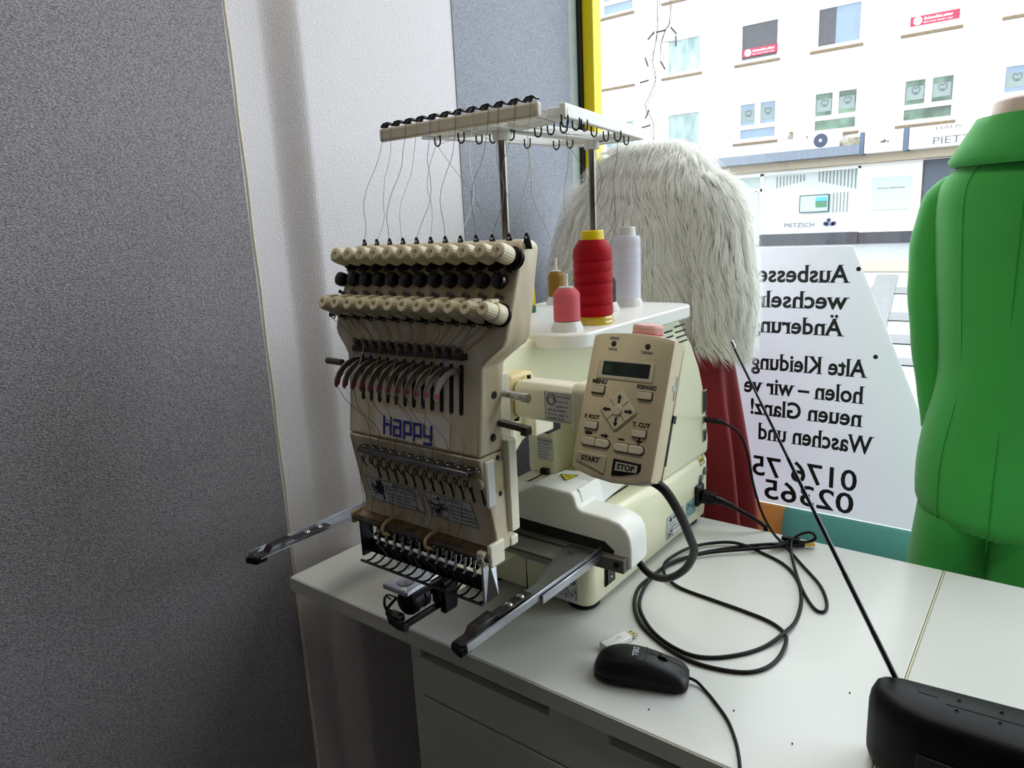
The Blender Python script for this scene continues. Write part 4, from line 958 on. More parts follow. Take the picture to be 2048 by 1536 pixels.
# hand pictogram with five separate fingers, pierced by a needle
g.poly([A(0.20, 0.92), A(0.31, 0.97), A(0.33, 0.72), A(0.30, 0.48), A(0.26, 0.30), A(0.19, 0.34), A(0.16, 0.52), A(0.18, 0.66)])
for (a, b, w) in (((0.18, 0.62), (0.085, 0.72), 0.0022), ((0.18, 0.56), (0.070, 0.58), 0.0022), ((0.18, 0.48), (0.075, 0.44), 0.0022), ((0.20, 0.41), (0.10, 0.32), 0.0021), ((0.27, 0.36), (0.26, 0.10), 0.0026)):
    g.bar(A(*a), A(*b), w, 0.0002, up=n)
g.bar(A(0.12, 1.0), A(0.125, 0.62), 0.0004, 0.0002, up=n)
g.build('lettering', M_ink, o, smooth=0, fix=False)
o, P, n = cover_label(-0.580, -0.507, 0.9765, 1.008, 0.0045, 'caution_sticker')
g = G(); border(g, P, n, 0.0006)
lines(g, P, n, [('\u25b2CAUTION', 0.24, 0.80, 0.0044, 0.036), ('To avoid problems', 0.46, 0.61, 0.0034, 0.038), ('please do not hit or', 0.46, 0.45, 0.0031, 0.036), ('push embroidering', 0.46, 0.29, 0.0031, 0.037), ('hoop to presser foot.', 0.46, 0.13, 0.0031, 0.038)])
scribble(g, P, n, 0.04, 0.08, 0.44, 0.78, 26, 11)
A = lambda u, v: P[0] + (P[1] - P[0]) * u + (P[3] - P[0]) * v + n * 0.0009
g.poly([A(0.10, 0.26), A(0.20, 0.36), A(0.24, 0.22), A(0.12, 0.14)]); g.bar(A(0.0, 0.62), A(0.40, 0.38), 0.0009, 0.0002, up=n)
g.build('lettering', M_ink, o, smooth=0, fix=False)
# needles, clamps and presser feet
PN = 0.0152; xn = -0.689
g = G(); g.lathe([(0.0030, -0.003), (0.0052, 0.000), (0.0056, 0.008), (0.0042, 0.012), (0.0054, 0.016), (0.0054, 0.022), (0.0030, 0.027)], (xn, 0.574, 0.918), (0, 0, 1), 12); g.cyl((xn + 0.001, 0.570, 0.925), (xn + 0.003, 0.562, 0.924), 0.0018, 8)
n1 = g.build('needle_clamp', mat('clamp_black', '#141214', 0.25, 0.6, noise=0.2), lower)
g = G(); g.tube([(xn, 0.572, 0.920), (xn, 0.572, 0.893), (xn, 0.572, 0.886)], [0.0009, 0.0007, 0.0002], 6); n2 = g.build('needle', M_dark, n1)
g = G(); g.tube(spline([(xn + 0.0065, 0.566, 0.932), (xn + 0.0058, 0.564, 0.922), (xn + 0.0080, 0.563, 0.915), (xn + 0.0042, 0.563, 0.912)], 5), 0.0017, 6); n3 = g.build('presser_spring', M_chrome, lower)
row([n1, n3], 12, PN)
# finger guard with comb
g = G(); g.box(-0.716, -0.500, 0.580, 0.583, 0.888, 0.904); g.box(-0.716, -0.500, 0.576, 0.583, 0.8865, 0.8885)
guard = g.build('finger_guard', mat('guard_steel', '#3d3d42', 0.3, 0.9, noise=0.2), lower, bevel=0.0008)
g = G()
g.tube([(-0.7175, 0.5605, 0.8800), (-0.503, 0.5605, 0.8800)], 0.0019, 8)
g.build('guard_rail', mat('guard_rail_steel', '#5d5d62', 0.3, 0.9, noise=0.2), guard)
g = G(); xx = -0.704
g.tube(spline([(xx + 0.002, 0.578, 0.8885), (xx + 0.003, 0.572, 0.8870), (xx + 0.001, 0.566, 0.8830), (xx - 0.005, 0.5610, 0.8805)], 4), 0.0014, 6)
gc = g.build('guard_tooth', M_dark, guard); row([gc], 14, 0.0153)
g = G(); g.box(-0.7165, -0.7140, 0.562, 0.583, 0.886, 0.945); g.build('guard_end_plate', M_dark, guard, bevel=0.0006)
g = G(); g.box(-0.7085, -0.698, 0.588, 0.590, 0.905, 0.940); g.build('guard_bracket', M_steel, guard)
g = G(); g.box(-0.502, -0.499, 0.560, 0.585, 0.882, 0.945); g.add([(-0.499, 0.562, 0.882), (-0.499, 0.585, 0.882), (-0.499, 0.583, 0.930), (-0.499, 0.572, 0.930), (-0.489, 0.574, 0.891)], [(0, 1, 4), (1, 2, 4), (2, 3, 4), (3, 0, 4), (0, 3, 2, 1)])
g.build('guard_end_plate', M_steel, guard, bevel=0.0006)

# --- control panel on its swing arm
CP = Vector((-0.400, 0.660, 1.192)); CU = Vector((1, 0, 0)); CV = Vector((0, 0.37, 0.93)).normalized(); CN = CU.cross(CV)
def cp(a, b, c=0.0): return CP + CU * a / 1000 + CV * b / 1000 + CN * c / 1000
g = G()
out = [(-3, -2), (5, 0.4), (20, 1.8), (45, 2.6), (70, 1.2), (84, -0.8), (92, -3), (92.5, -8), (92, -140), (91.5, -148.5), (85, -151.2), (70, -154.8), (46, -156.6), (22, -154.6), (4, -150.4), (-3.5, -147.6), (-4, -140), (-3.6, -8)]
def lv(c, s): return [cp(44 + (a - 44) * s, -76 + (b + 76) * (1 - (1 - s) * 0.6), c) for a, b in out]
g.loft([lv(-30, 0.97), lv(-28, 0.995), lv(-12, 1.0), lv(-3, 0.998), lv(-0.8, 0.985), lv(0, 0.955)])
panel = g.build('control_panel', mat('panel_plastic', '#d5c8a6', 0.42, bump=0.12, bscale=700, noise=0.05, nscale=14), mc, smooth=40)
def ppoly(pts, c0, c1, nm, m, parent, bev=0.0):
    g = G(); n = len(pts); g.add([cp(a, b, c0) for a, b in pts] + [cp(a, b, c1) for a, b in pts], [tuple(range(n, 2 * n))] + [tuple(range(n - 1, -1, -1))] + [(i, (i + 1) % n, (i + 1) % n + n, i + n) for i in range(n)])
    return g.build(nm, m, parent, bevel=bev, seg=2)
M_btn = mat('button_grey_cream', '#d6cdb2', 0.5, noise=0.05)
ppoly(rrect(8.5, 75.5, -49.5, -28.2, 1.2, 3), -0.5, 0.7, 'display_bezel', mat('bezel_plastic', '#c2b9a2', 0.45, noise=0.05), panel, 0.0006)
ppoly(rrect(10.2, 73.8, -47.6, -29.6, 0.6, 2), 0.3, 0.85, 'display_recess', mat('recess_plastic', '#d8ceb2', 0.4, noise=0.05), panel)
lcd = ppoly([(14.8, -45), (70.2, -45), (70.2, -30.2), (14.8, -30.2)], 0.5, 1.05, 'display', mat('dead_lcd', '#2b332e', 0.12, col2='#1f2623', nscale=70, stretch=(1, 1, 1)), panel)
ppoly([(17.5, -42.5), (25.5, -42.5), (25.5, -33.5), (17.5, -33.5)], 1.0, 1.1, 'display_character', mat('lcd_green', '#2d4a33', 0.15, noise=0.1), lcd)
def button(cx_, cy_, w, h, nm='button', r=1.4, c=2.8):
    ppoly(rrect(cx_ - w / 2 - 0.8, cx_ + w / 2 + 0.8, cy_ - h / 2 - 0.8, cy_ + h / 2 + 0.8, r, 3), 0, 0.18, 'button_gap', M_ink, panel)
    return ppoly(rrect(cx_ - w / 2, cx_ + w / 2, cy_ - h / 2, cy_ + h / 2, r, 3), 0, c, nm, M_btn, panel, 0.0007)
for a, b in ((13.6, -61.6), (69.6, -62.8), (12.6, -100.6), (70.0, -102.1)): button(a, b, 15.5, 7.6)
for a, b in ((21.2, -118.0), (61.0, -119.0)):
    ppoly(rrect(a - 18, a + 18, b - 5.2, b + 5.2, 5.1, 6), 0, 0.18, 'button_gap', M_ink, panel)
    ppoly(rrect(a - 17.2, a - 0.2, b - 4.5, b + 4.5, 0.8, 6)[0:] if False else [(a - 0.25, b + 4.5)] + [(a - 12.7 + 4.5 * math.cos(t), b + 4.5 * math.sin(t)) for t in [PI / 2 + PI * k / 8 for k in range(9)]] + [(a - 0.25, b - 4.5)], 0, 2.4, 'rocker_button', M_btn, panel, 0.0014)
    ppoly([(a + 0.25, b - 4.5)] + [(a + 12.7 + 4.5 * math.cos(t), b + 4.5 * math.sin(t)) for t in [-PI / 2 + PI * k / 8 for k in range(9)]] + [(a + 0.25, b + 4.5)], 0, 2.4, 'rocker_button', M_btn, panel, 0.0014)
DC = (41.6, -81.4)
def dia(r, k=0.84):
    o = []
    for q in range(4):
        for t in (-12, -4, 4, 12):
            a = math.radians(90 * q + t * 0.9); rr = r * (1 - abs(t) * 0.009); o.append((DC[0] + rr * math.cos(a), DC[1] + rr * math.sin(a)))
    return o
ppoly(dia(22.6), 0, 1.0, 'pad_frame', mat('pad_frame_plastic', '#bfb498', 0.45, noise=0.05), panel, 0.0006)
ppoly(dia(20.8), 0, 1.9, 'arrow_pad', M_btn, panel, 0.0006)
g = G()
for q in range(4):
    a = math.radians(45 + 90 * q); d = (math.cos(a), math.sin(a)); g.bar(cp(DC[0] + d[0] * 6, DC[1] + d[1] * 6, 1.95), cp(DC[0] + d[0] * 15.5, DC[1] + d[1] * 15.5, 1.95), 0.0007, 0.0003, up=CN)
g.build('pad_groove', mat('groove_brown', '#6d6450', 0.6, noise=0.05), panel)
g = G(); g.lathe([(0.0056, 0), (0.0056, 0.0018), (0.0050, 0.0026), (0.001, 0.0028)], cp(DC[0], DC[1], 1.0), CN, 26); g.build('centre_button', M_btn, panel)
for a, b in ((22.7, -10.5), (63.0, -11.3)):
    g = G(); g.lathe([(0.0030, 0), (0.0030, 0.0004), (0.0022, 0.0005)], cp(a, b, 0), CN, 20); l_ = g.build('lamp_ring', mat('lamp_ring', '#2b2521', 0.4, noise=0.1), panel)
    g = G(); g.lathe([(0.0017, 0), (0.0012, 0.0010), (0.0002, 0.0013)], cp(a, b, 0.3), CN, 16); g.build('lamp_lens', mat('lamp_lens', '#5a3a35', 0.2, noise=0.1), l_)
ppoly([(1.2, -129.8), (37.6, -130.2), (37.9, -149.3), (30, -146.8), (14, -142.5), (1.6, -139.8)], 0, 2.0, 'start_frame', mat('bezel_plastic', '#c2b9a2'), panel, 0.0008)
ppoly([(3.6, -131.8), (35.4, -132.1), (35.7, -146.2), (28, -143.6), (14, -140.2), (3.8, -138)], 0.5, 2.15, 'start_button', mat('start_recess', '#b5aa8c', 0.5, noise=0.05), panel)
ppoly([(45.8, -131.2), (78.3, -132.2), (78, -139.5), (75.5, -142.2), (58, -147.5), (46.2, -149)], 0, 1.2, 'stop_button', M_black, panel, 0.0006)
ppoly([(49.6, -134.0), (74.8, -134.4), (74.6, -142.0), (49.4, -143.2)], 1.1, 1.5, 'stop_plate', mat('stop_paper', '#b3aea2', 0.5, noise=0.05), panel)
g = G()
def pt_(s, a, b, h, w, al='c', bold=0.045, lift=0.25): text(g, s, cp(a, b, lift), CU, CV, h / 1000, al, w / 1000 if w else None, bold)
pt_('MENU', 13.7, -54.8, 4.3, 17.6); pt_('FORWARD', 69.6, -56.0, 4.3, 22.0); pt_('P. FOOT', 11.8, -93.6, 4.3, 18.0); pt_('T. CUT', 70.4, -95.2, 4.5, 20.0)
pt_('START', 19.6, -138.6, 5.0, 22.5, lift=2.35); pt_('STOP', 61.8, -141.0, 5.2, 20.5, lift=1.7)
def arrow(ax, ay, dx, dy, L=9.5, lift=0.3):
    d = Vector((dx, dy)); p = Vector((-dy, dx)); o = Vector((ax, ay)); hw, tw = 2.9, 1.35
    q = [o - d * L / 2 + p * tw, o - d * L / 2 - p * tw, o + d * L * 0.05 - p * tw, o + d * L * 0.05 - p * hw, o + d * L / 2, o + d * L * 0.05 + p * hw, o + d * L * 0.05 + p * tw]
    g.poly([cp(v.x, v.y, lift) for v in q])
arrow(10.6, -109.0, -1, 0); arrow(31.0, -109.6, 1, 0)
for dx, dy in ((0, 1), (0, -1), (1, 0), (-1, 0)): arrow(DC[0] + dx * 13.2, DC[1] + dy * 12.6, dx, dy, 9.8, 2.1)
g.poly([cp(a, b, 0.3) for a, b in ((47.2, -109.6), (54.4, -109.6), (54.4, -111.6), (47.2, -111.6))])
g.poly([cp(a, b, 0.3) for a, b in ((67.6, -109.2), (74.6, -109.2), (74.6, -111.0), (67.6, -111.0))]); g.poly([cp(a, b, 0.3) for a, b in ((70.1, -106.6), (72.0, -106.6), (72.0, -113.6), (70.1, -113.6))])
g.build('lettering', M_ink, panel, smooth=0, fix=False)
g = G(); pt_('ERROR', 22.8, -6.0, 2.7, 10.8, bold=0.015); pt_('DRIVE', 22.6, -18.0, 2.7, 9.8, bold=0.015); pt_('T.BREAK', 63.2, -19.2, 2.8, 14.5, bold=0.015)
g.build('lamp_lettering', mat('navy_ink', '#2f3360', 0.5, noise=0.05), panel, smooth=0, fix=False)
# right edge of the panel: seam, card slot, black strip
def sidebox(b0, b1, c0, c1, e, nm, m):
    g = G(); vs = [cp(a, b, c) for a in (92.2 - 1.0, 92.2 + e) for b in (b0, b1) for c in (c0, c1)]
    g.add(vs, [(0, 1, 3, 2), (4, 6, 7, 5), (0, 4, 5, 1), (2, 3, 7, 6), (0, 2, 6, 4), (1, 5, 7, 3)]); return g.build(nm, m, panel)
sidebox(-148, -8, -23.2, -22.7, 0.25, 'case_seam', M_ink)
cs = sidebox(-62, -37, -20.5, -16.5, 0.35, 'card_slot', mat('slot_beige', '#9d9a8c', 0.5, noise=0.1))
sidebox(-53, -48, -18.8, -11.5, 0.6, 'card_eject', mat('blue_grey_sheen', '#b9c4c8', 0.3, noise=0.1))
sidebox(-130, -84, -26.8, -24.2, 0.5, 'cable_clip_strip', mat('strip_black', '#3a3d40', 0.5, noise=0.1)); sidebox(-85, -77, -30, -23, 1.6, 'strip_hook', M_black)
# swing arm
g = G(); pr = [(0.644, 1.092), (0.648, 1.086), (0.680, 1.086), (0.684, 1.092), (0.684, 1.124), (0.678, 1.130), (0.652, 1.130), (0.645, 1.124)]
g.prism(pr, 'x', -0.508, -0.424); sa = g.build('swing_arm', M_cream, mc, bevel=0.002)
g = G(); g.prism([(y + (0.004 if y > 0.66 else -0.003), z + (0.005 if z > 1.1 else -0.008)) for y, z in pr], 'x', -0.426, -0.400); g.build('arm_bracket', M_cream, sa, bevel=0.003)
g = G(); g.prism([(0.635, 1.082), (0.690, 1.082), (0.690, 1.130), (0.682, 1.137), (0.642, 1.137), (0.635, 1.130)], 'x', -0.530, -0.5085); g.build('arm_collar', mat('yellowed_plastic', '#d9c88f', 0.4, noise=0.06), sa, bevel=0.004, seg=3)
g = G(); g.lathe([(0.004, 0), (0.004, 0.006)], (-0.512, 0.652, 1.080), (0, 0, 1), 10); g.lathe([(0.0025, 0), (0.0025, 0.004)], (-0.502, 0.668, 1.130), (0, 0, 1), 8); g.build('arm_screw', M_dark, sa)
o, P, n = sticker('arm_sticker', [(-0.462, 0.6442, 1.0905), (-0.426, 0.6442, 1.0905), (-0.426, 0.6442, 1.1235), (-0.462, 0.6442, 1.1235)], sa)
g = G(); border(g, P, n, 0.0004)
lines(g, P, n, [('Once this', 0.42, 0.82, 0.0030, 0.0185), ('button is', 0.42, 0.65, 0.0030, 0.0165), ('pushed it', 0.42, 0.48, 0.0030, 0.0170), ('will be locked.', 0.08, 0.33, 0.0030, 0.0270), ('Turn to right to', 0.08, 0.18, 0.0030, 0.0290), ('release lock.', 0.08, 0.04, 0.0030, 0.0240)])
c_ = P[0] + Vector((0.0085, -0.0009, 0.0245)); g.tube([c_ + Vector((0.0058 * math.cos(t), 0, 0.0068 * math.sin(t))) for t in [2 * PI * k / 20 for k in range(20)]], 0.00035, 4, closed=True); g.tube([c_ + Vector((0.0042 * math.cos(t), 0, 0.0045 * math.sin(t) - 0.001)) for t in [2 * PI * k / 20 for k in range(20)]], 0.0003, 4, closed=True)
g.build('lettering', M_ink, o, smooth=0, fix=False)
# faded emergency stop on top of the panel
eo = Vector((-0.357, 0.692, 1.178)); ed = Vector((0.06, 0.10, 1)).normalized()
g = G(); g.lathe([(0.010, 0), (0.010, 0.008), (0.0158, 0.010), (0.0165, 0.0125), (0.0165, 0.018), (0.0150, 0.0205), (0.006, 0.0215), (0.0005, 0.0215)], eo, ed, 36, ridge=0.012)
es = g.build('emergency_stop_button', mat('faded_pink', '#dba39b', 0.5, noise=0.1, nscale=60), mc, smooth=30)
g = G(); g.lathe([(0.0163, 0), (0.0168, 0.0015), (0.0163, 0.003)], eo + ed * 0.0095, ed, 36); g.build('button_rim', mat('rose_rim', '#c2586a', 0.4, noise=0.05), es)
# thick control cable from panel to carriage
g = G(); cc_ = [(-0.318, 0.618, 1.052), (-0.307, 0.632, 1.038), (-0.304, 0.660, 1.004), (-0.309, 0.700, 0.958), (-0.317, 0.730, 0.925), (-0.346, 0.770, 0.878), (-0.384, 0.800, 0.841), (-0.420, 0.822, 0.826), (-0.439, 0.826, 0.836), (-0.446, 0.822, 0.850)]
g.tube(spline(cc_, 7), 0.0050, 14); g.build('control_cable', M_rubber, mc, smooth=60)

# ============================================================ THREAD CONES
def wound(name, col, scale=420, rough=0.35):
    if name in MATS: return MATS[name]
    m = mat(name, col, rough, noise=0.10, nscale=14, stretch=(0.3, 0.3, 6), spec=0.15)
    nt = m.node_tree; b = nt.nodes['Principled BSDF']
    w = nt.nodes.new('ShaderNodeTexWave'); w.bands_direction = 'Z'; w.inputs['Scale'].default_value = scale; w.inputs['Distortion'].default_value = 3.0; w.inputs['Detail'].default_value = 1
    tc = nt.nodes.new('ShaderNodeTexCoord'); nt.links.new(tc.outputs['Object'], w.inputs['Vector'])
    bp = nt.nodes.new('ShaderNodeBump'); bp.inputs['Strength'].default_value = 0.5; bp.inputs['Distance'].default_value = 0.0006
    nt.links.new(w.outputs['Fac'], bp.inputs['Height']); nt.links.new(bp.outputs['Normal'], b.inputs['Normal'])
    return m
ST = 1.170
def cone(x, y, label, prof, mth, core, mcore, base, mbase, pin=None, cat='thread cone'):
    t = thing('thread_cone', label, cat, (x, y, ST), 'thread cones on the spool table')
    g = G(); g.lathe(prof, (x, y, ST), (0, 0, 1), 36); g.build('wound_thread', mth, t, smooth=45)
    g = G(); g.lathe(base, (x, y, ST), (0, 0, 1), 30); g.build('cone_base', mbase, t)
    g = G(); g.lathe(core, (x, y, ST), (0, 0, 1), 26); g.build('cone_tip', mcore, t)
    if pin:
        g = G(); g.lathe([(0.0030, 0), (0.0026, pin - 0.002), (0.0014, pin)], (x, y, ST + 0.02), (0, 0, 1), 10); g.build('spool_pin', mat('ivory_pin', '#cfcdbf', 0.4, noise=0.05), t)
    return t
M_cw = mat('clear_white_plastic', '#e4e4e2', 0.25, noise=0.03, trans=0.15)
def smallp(h, r, b=0.006): return [(r * 0.98, 0.014), (r, 0.016), (r, h * 0.85), (r * 0.93, h - 0.006), (r * 0.65, h), (r * 0.5, h)]
cone(-0.524, 0.788, 'salmon pink thread cone, small, at the front corner of the spool table', smallp(0.057, 0.0180), wound('pink_thread', '#d8626e'), [(0.0100, 0.050), (0.0104, 0.0585), (0.006, 0.059)], M_cw, [(0.0222, 0), (0.0215, 0.004), (0.0175, 0.013), (0.010, 0.015)], M_cw, 0.056)
pr_ = [(0.0250, 0.011)]
for k in range(6): z0 = 0.012 + k * 0.0153; pr_ += [(0.0270 + (k % 2) * 0.0004, z0 + 0.001), (0.0275, z0 + 0.008), (0.0270, z0 + 0.0145), (0.0264, z0 + 0.0151)]
pr_ += [(0.0262, 0.105), (0.0185, 0.1165), (0.012, 0.117)]
cone(-0.5275, 0.862, 'tall red thread cone with a yellow cap', pr_, wound('red_thread', '#b00018', 380, 0.5), [(0.0165, 0.114), (0.0160, 0.128), (0.0150, 0.129), (0.0140, 0.127), (0.004, 0.127)], mat('yellow_core', '#ecd200', 0.35, noise=0.03), [(0.0285, 0), (0.0290, 0.003), (0.0270, 0.005), (0.0275, 0.008), (0.0250, 0.012)], mat('amber_base', '#c4a80f', 0.15, noise=0.1, coat=0.6))
pw = [(0.0232, 0.014)] + [(0.0235 + 0.0004 * (k % 2), 0.016 + k * 0.0047) for k in range(21)] + [(0.0215, 0.115), (0.014, 0.116)]
cone(-0.5845, 1.062, 'tall white thread cone behind the red one', pw, wound('silver_white_thread', '#dfe0ee', 300, 0.25), [(0.0165, 0.112), (0.0155, 0.129), (0.0145, 0.130), (0.003, 0.128)], M_cw, [(0.0275, 0), (0.0265, 0.006), (0.0225, 0.015), (0.012, 0.017)], M_cw)
cone(-0.7195, 1.050, 'old gold thread cone by the rear left of the spool table', smallp(0.058, 0.0140), wound('gold_thread', '#8f6a1c'), [(0.0090, 0.052), (0.0092, 0.060), (0.005, 0.0605)], M_cw, [(0.0190, 0), (0.0180, 0.004), (0.0145, 0.014), (0.008, 0.016)], M_cw, 0.062)
cone(-0.5785, 0.985, 'black thread cone half hidden between the red and white cones', smallp(0.056, 0.0150), wound('black_thread', '#101014'), [(0.0092, 0.050), (0.0095, 0.059), (0.005, 0.0595)], M_cw, [(0.0215, 0), (0.0205, 0.005), (0.0160, 0.015), (0.008, 0.017)], M_cw, 0.058)
cone(-0.6030, 1.102, 'brown striped thread cone mostly hidden behind the white cone', smallp(0.058, 0.0165), wound('brown_thread', '#7a5a3a'), [(0.0095, 0.054), (0.0100, 0.066), (0.005, 0.0665)], M_cw, [(0.0190, 0), (0.0180, 0.006), (0.0150, 0.014), (0.008, 0.016)], M_cw, 0.055)
cone(-0.7030, 0.935, 'yellow thread cone with a green base behind the machine head', [(0.0165, 0.012), (0.0168, 0.02), (0.0150, 0.062), (0.0120, 0.068), (0.006, 0.069)], wound('yellow_thread', '#e6cf12'), [(0.0085, 0.066), (0.0080, 0.076), (0.004, 0.077)], mat('green_core', '#1e6a35', 0.4, noise=0.1), [(0.0170, 0), (0.0170, 0.009), (0.0150, 0.012)], mat('green_core', '#1e6a35'))
g = G(); g.sphere((-0.583, 1.104, ST + 0.0045), 0.0045, 8); tag(g.build('pin_head', mat('green_bead', '#1c7a55', 0.2, noise=0.05)), 'tiny green bead on the spool table beside the brown cone', 'bead')

# ============================================================ LOOSE THREADS
def wob(a, b, n, amp, seed, sag=0.0):
    rnd = random.Random(seed); a = Vector(a); b = Vector(b); o = []
    ph = rnd.uniform(0, 6); sx = rnd.choice((-1, 1))
    for k in range(n + 1):
        t = k / n; e = math.sin(PI * t)
        o.append(a.lerp(b, t) + Vector((math.sin(t * 7 + ph) * amp * e + sx * sag * e * 0.6, math.cos(t * 5 + ph) * amp * e, -sag * e * 0.3)) + Vector((rnd.uniform(-1, 1), 0, 0)) * amp * 0.25 * e)
    return o
TC = [('navy', '#2a2c66'), ('grey', '#77787e'), ('black', '#18181c'), ('blush', '#b88f86'), ('blue', '#3c4a9c'), ('ochre', '#9a8340'), ('maroon', '#6a2233'), ('white', '#d9d9dc'), ('brown', '#5c4028'), ('plum', '#5a3462'), ('slate', '#4d5a68'), ('khaki', '#87805a')]
TM = {n: mat('thread_' + n, c, 0.5, noise=0.05) for n, c in TC}
tops = [(-0.744, 0.686, 1.430), (-0.728, 0.686, 1.430), (-0.700, 0.686, 1.430), (-0.680, 0.686, 1.430), (-0.655, 0.686, 1.430), (-0.640, 0.686, 1.430), (-0.612, 0.686, 1.430), (-0.585, 0.686, 1.430), (-0.560, 0.686, 1.430), (-0.545, 0.686, 1.430), (-0.520, 0.686, 1.430), (-0.498, 0.686, 1.430)]
for i in range(12):
    nm, _c = TC[i]; xe = x0 + 0.0061 + P0 * i; g = G(); a = Vector(tops[i])
    up = [a + Vector((0.004, 0.006, 0.017)), a + Vector((0.001, 0.001, 0.016))]
    g.tube(up + spline([a] + wob(a, (xe, 0.6030, 1.298), 8, 0.0045, i * 7 + 1, 0.012), 3), 0.00032, 4)
    r = RINGS[(i * 5 + 2) % len(RINGS)]; g.tube(spline(wob((a.x + 0.004, 0.694, 1.447), (r[0], r[1], 1.424), 5, 0.004, i + 60, 0.004), 3), 0.00030, 4)
    tag(g.build('thread', TM[nm], smooth=0), nm + ' thread hanging from the stand bar to the top of the machine head', 'thread', 'threads from the stand down to the head')
for i in range(12):
    nm, _c = TC[(i * 5 + 2) % 12]; g = G()
    xg = x0 - 0.016 + P0 * i; xs_ = xs + PS * i; xr_ = xr + 0.01545 * i; xn_ = xn + PN * i
    g.tube(spline([(xg, hy(1.207) - 0.004, 1.207), ((xg + xs_) / 2 + 0.004, hy(1.195) - 0.004, 1.194), (xs_, 0.5465, 1.184)], 6), 0.00033, 4)
    g.tube(spline([(xs_ + 0.001, 0.5465, 1.182), (xs_ + 0.003, 0.535, 1.160), (xs_, 0.5135, 1.141)], 5), 0.00030, 4)
    g.tube(spline(wob((xs_, 0.5125, 1.139), (xr_ + (0.02 if i % 3 == 0 else -0.004), 0.536, 1.057), 7, 0.0060, i * 3 + 5, 0.012), 3), 0.00030, 4)
    g.tube(spline(wob((xr_ - 0.006, 0.538, 1.034), (xn_, 0.540, 0.955), 6, 0.003, i * 3 + 9, 0.004), 3), 0.00028, 4)
    g.tube(spline(wob((xn_, 0.5395, 0.944), (xn_, 0.5715, 0.891), 4, 0.0015, i + 90), 3), 0.00016, 4)
    tag(g.build('thread', TM[nm], smooth=0), nm + ' thread running down the front of the machine head', 'thread', 'threads down the front of the head')
for i, (x, y, z, r, nm) in enumerate(((-0.5275, 0.862, 1.299, 12, 'maroon'), (-0.5845, 1.062, 1.300, 15, 'white'), (-0.5785, 0.985, 1.249, 14, 'black'), (-0.7195, 1.050, 1.252, 16, 'ochre'), (-0.524, 0.788, 1.246, 10, 'blush'), (-0.6030, 1.102, 1.246, 18, 'brown'), (-0.7030, 0.935, 1.248, 0, 'khaki'))):
    q = RINGS[r]; g = G(); g.tube(spline(wob((x, y, z), (q[0], q[1], 1.422), 8, 0.005, 300 + i, 0.01), 3), 0.00032, 4)
    tag(g.build('thread', TM[nm], smooth=0), nm + ' thread rising from its cone to a hook of the thread stand', 'thread', 'threads rising from the cones')

# ============================================================ THINGS ON THE DESK
def rest(pts, r, z=DT): return [(p[0], p[1], z + r + (p[2] if len(p) > 2 else 0)) for p in pts]
coil = [(-0.342, 1.186, .004), (-0.396, 1.152), (-0.434, 1.11), (-0.462, 1.069), (-0.484, 1.011), (-0.489, 0.961), (-0.489, 0.915), (-0.473, 0.871), (-0.449, 0.836), (-0.421, 0.812), (-0.385, 0.793), (-0.347, 0.782), (-0.31, 0.784), (-0.276, 0.797), (-0.258, 0.819), (-0.251, 0.85), (-0.252, 0.883, .004), (-0.263, 0.912), (-0.288, 0.929), (-0.327, 0.937), (-0.383, 0.943), (-0.435, 0.95), (-0.465, 0.965, .003), (-0.480, 0.985, .006), (-0.488, 1.02, .005), (-0.478, 1.078, .004), (-0.452, 1.121, .003), (-0.414, 1.141, .004), (-0.363, 1.132), (-0.323, 1.11), (-0.291, 1.07), (-0.269, 1.012), (-0.259, 0.952), (-0.262, 0.906, .003), (-0.274, 0.866), (-0.295, 0.83), (-0.325, 0.802), (-0.356, 0.794), (-0.399, 0.807), (-0.437, 0.836), (-0.466, 0.874), (-0.481, 0.924, .003), (-0.484, 0.981, .004), (-0.474, 1.031, .004), (-0.440, 1.082, .004), (-0.388, 1.128, .005), (-0.350, 1.160, .007), (-0.337, 1.186, .012)]
t = thing('usb_cable', 'long black coiled cable lying on the desk beside the machine, gold plug at one end', 'cable', (-0.37, 0.95, DT))
g = G(); g.tube(spline(rest(coil, 0.0027), 6), 0.0027, 10); g.build('cord', M_rubber, t, smooth=60)
g = G(); g.bar((-0.352, 1.172, 0.7475), (-0.318, 1.196, 0.7475), 0.013, 0.008); g.cyl((-0.364, 1.163, 0.7475), (-0.350, 1.173, 0.7475), 0.0042, 12); pg = g.build('plug', M_black, t, bevel=0.0012)
g = G(); g.bar((-0.318, 1.196, 0.7475), (-0.304, 1.206, 0.7475), 0.0115, 0.0045); gp = g.build('gold_contact', mat('gold_plate', '#c9a94f', 0.25, 1.0, noise=0.05), pg)
t = thing('usb_cable', 'black cable plugged into the machine flank and looping at the desk edge', 'cable', (-0.33, 1.19, DT))
g = G(); lp_ = [(-0.470, 1.214, 0.940), (-0.443, 1.215, 0.925), (-0.427, 1.215, 0.889), (-0.416, 1.214, 0.838), (-0.397, 1.208, 0.788), (-0.372, 1.196, 0.757), (-0.340, 1.170, 0.747), (-0.300, 1.125, 0.743), (-0.258, 1.072, 0.743), (-0.236, 1.024, 0.743), (-0.233, 0.997, 0.743), (-0.247, 0.999, 0.743), (-0.276, 1.043, 0.743), (-0.304, 1.101, 0.744), (-0.326, 1.152, 0.750), (-0.333, 1.182, 0.757), (-0.322, 1.195, 0.766), (-0.306, 1.197, 0.771), (-0.299, 1.194, 0.763), (-0.312, 1.190, 0.755), (-0.330, 1.184, 0.7555)]
g.tube(spline(lp_, 6), 0.0024, 10); g.build('cord', M_rubber, t, smooth=60)
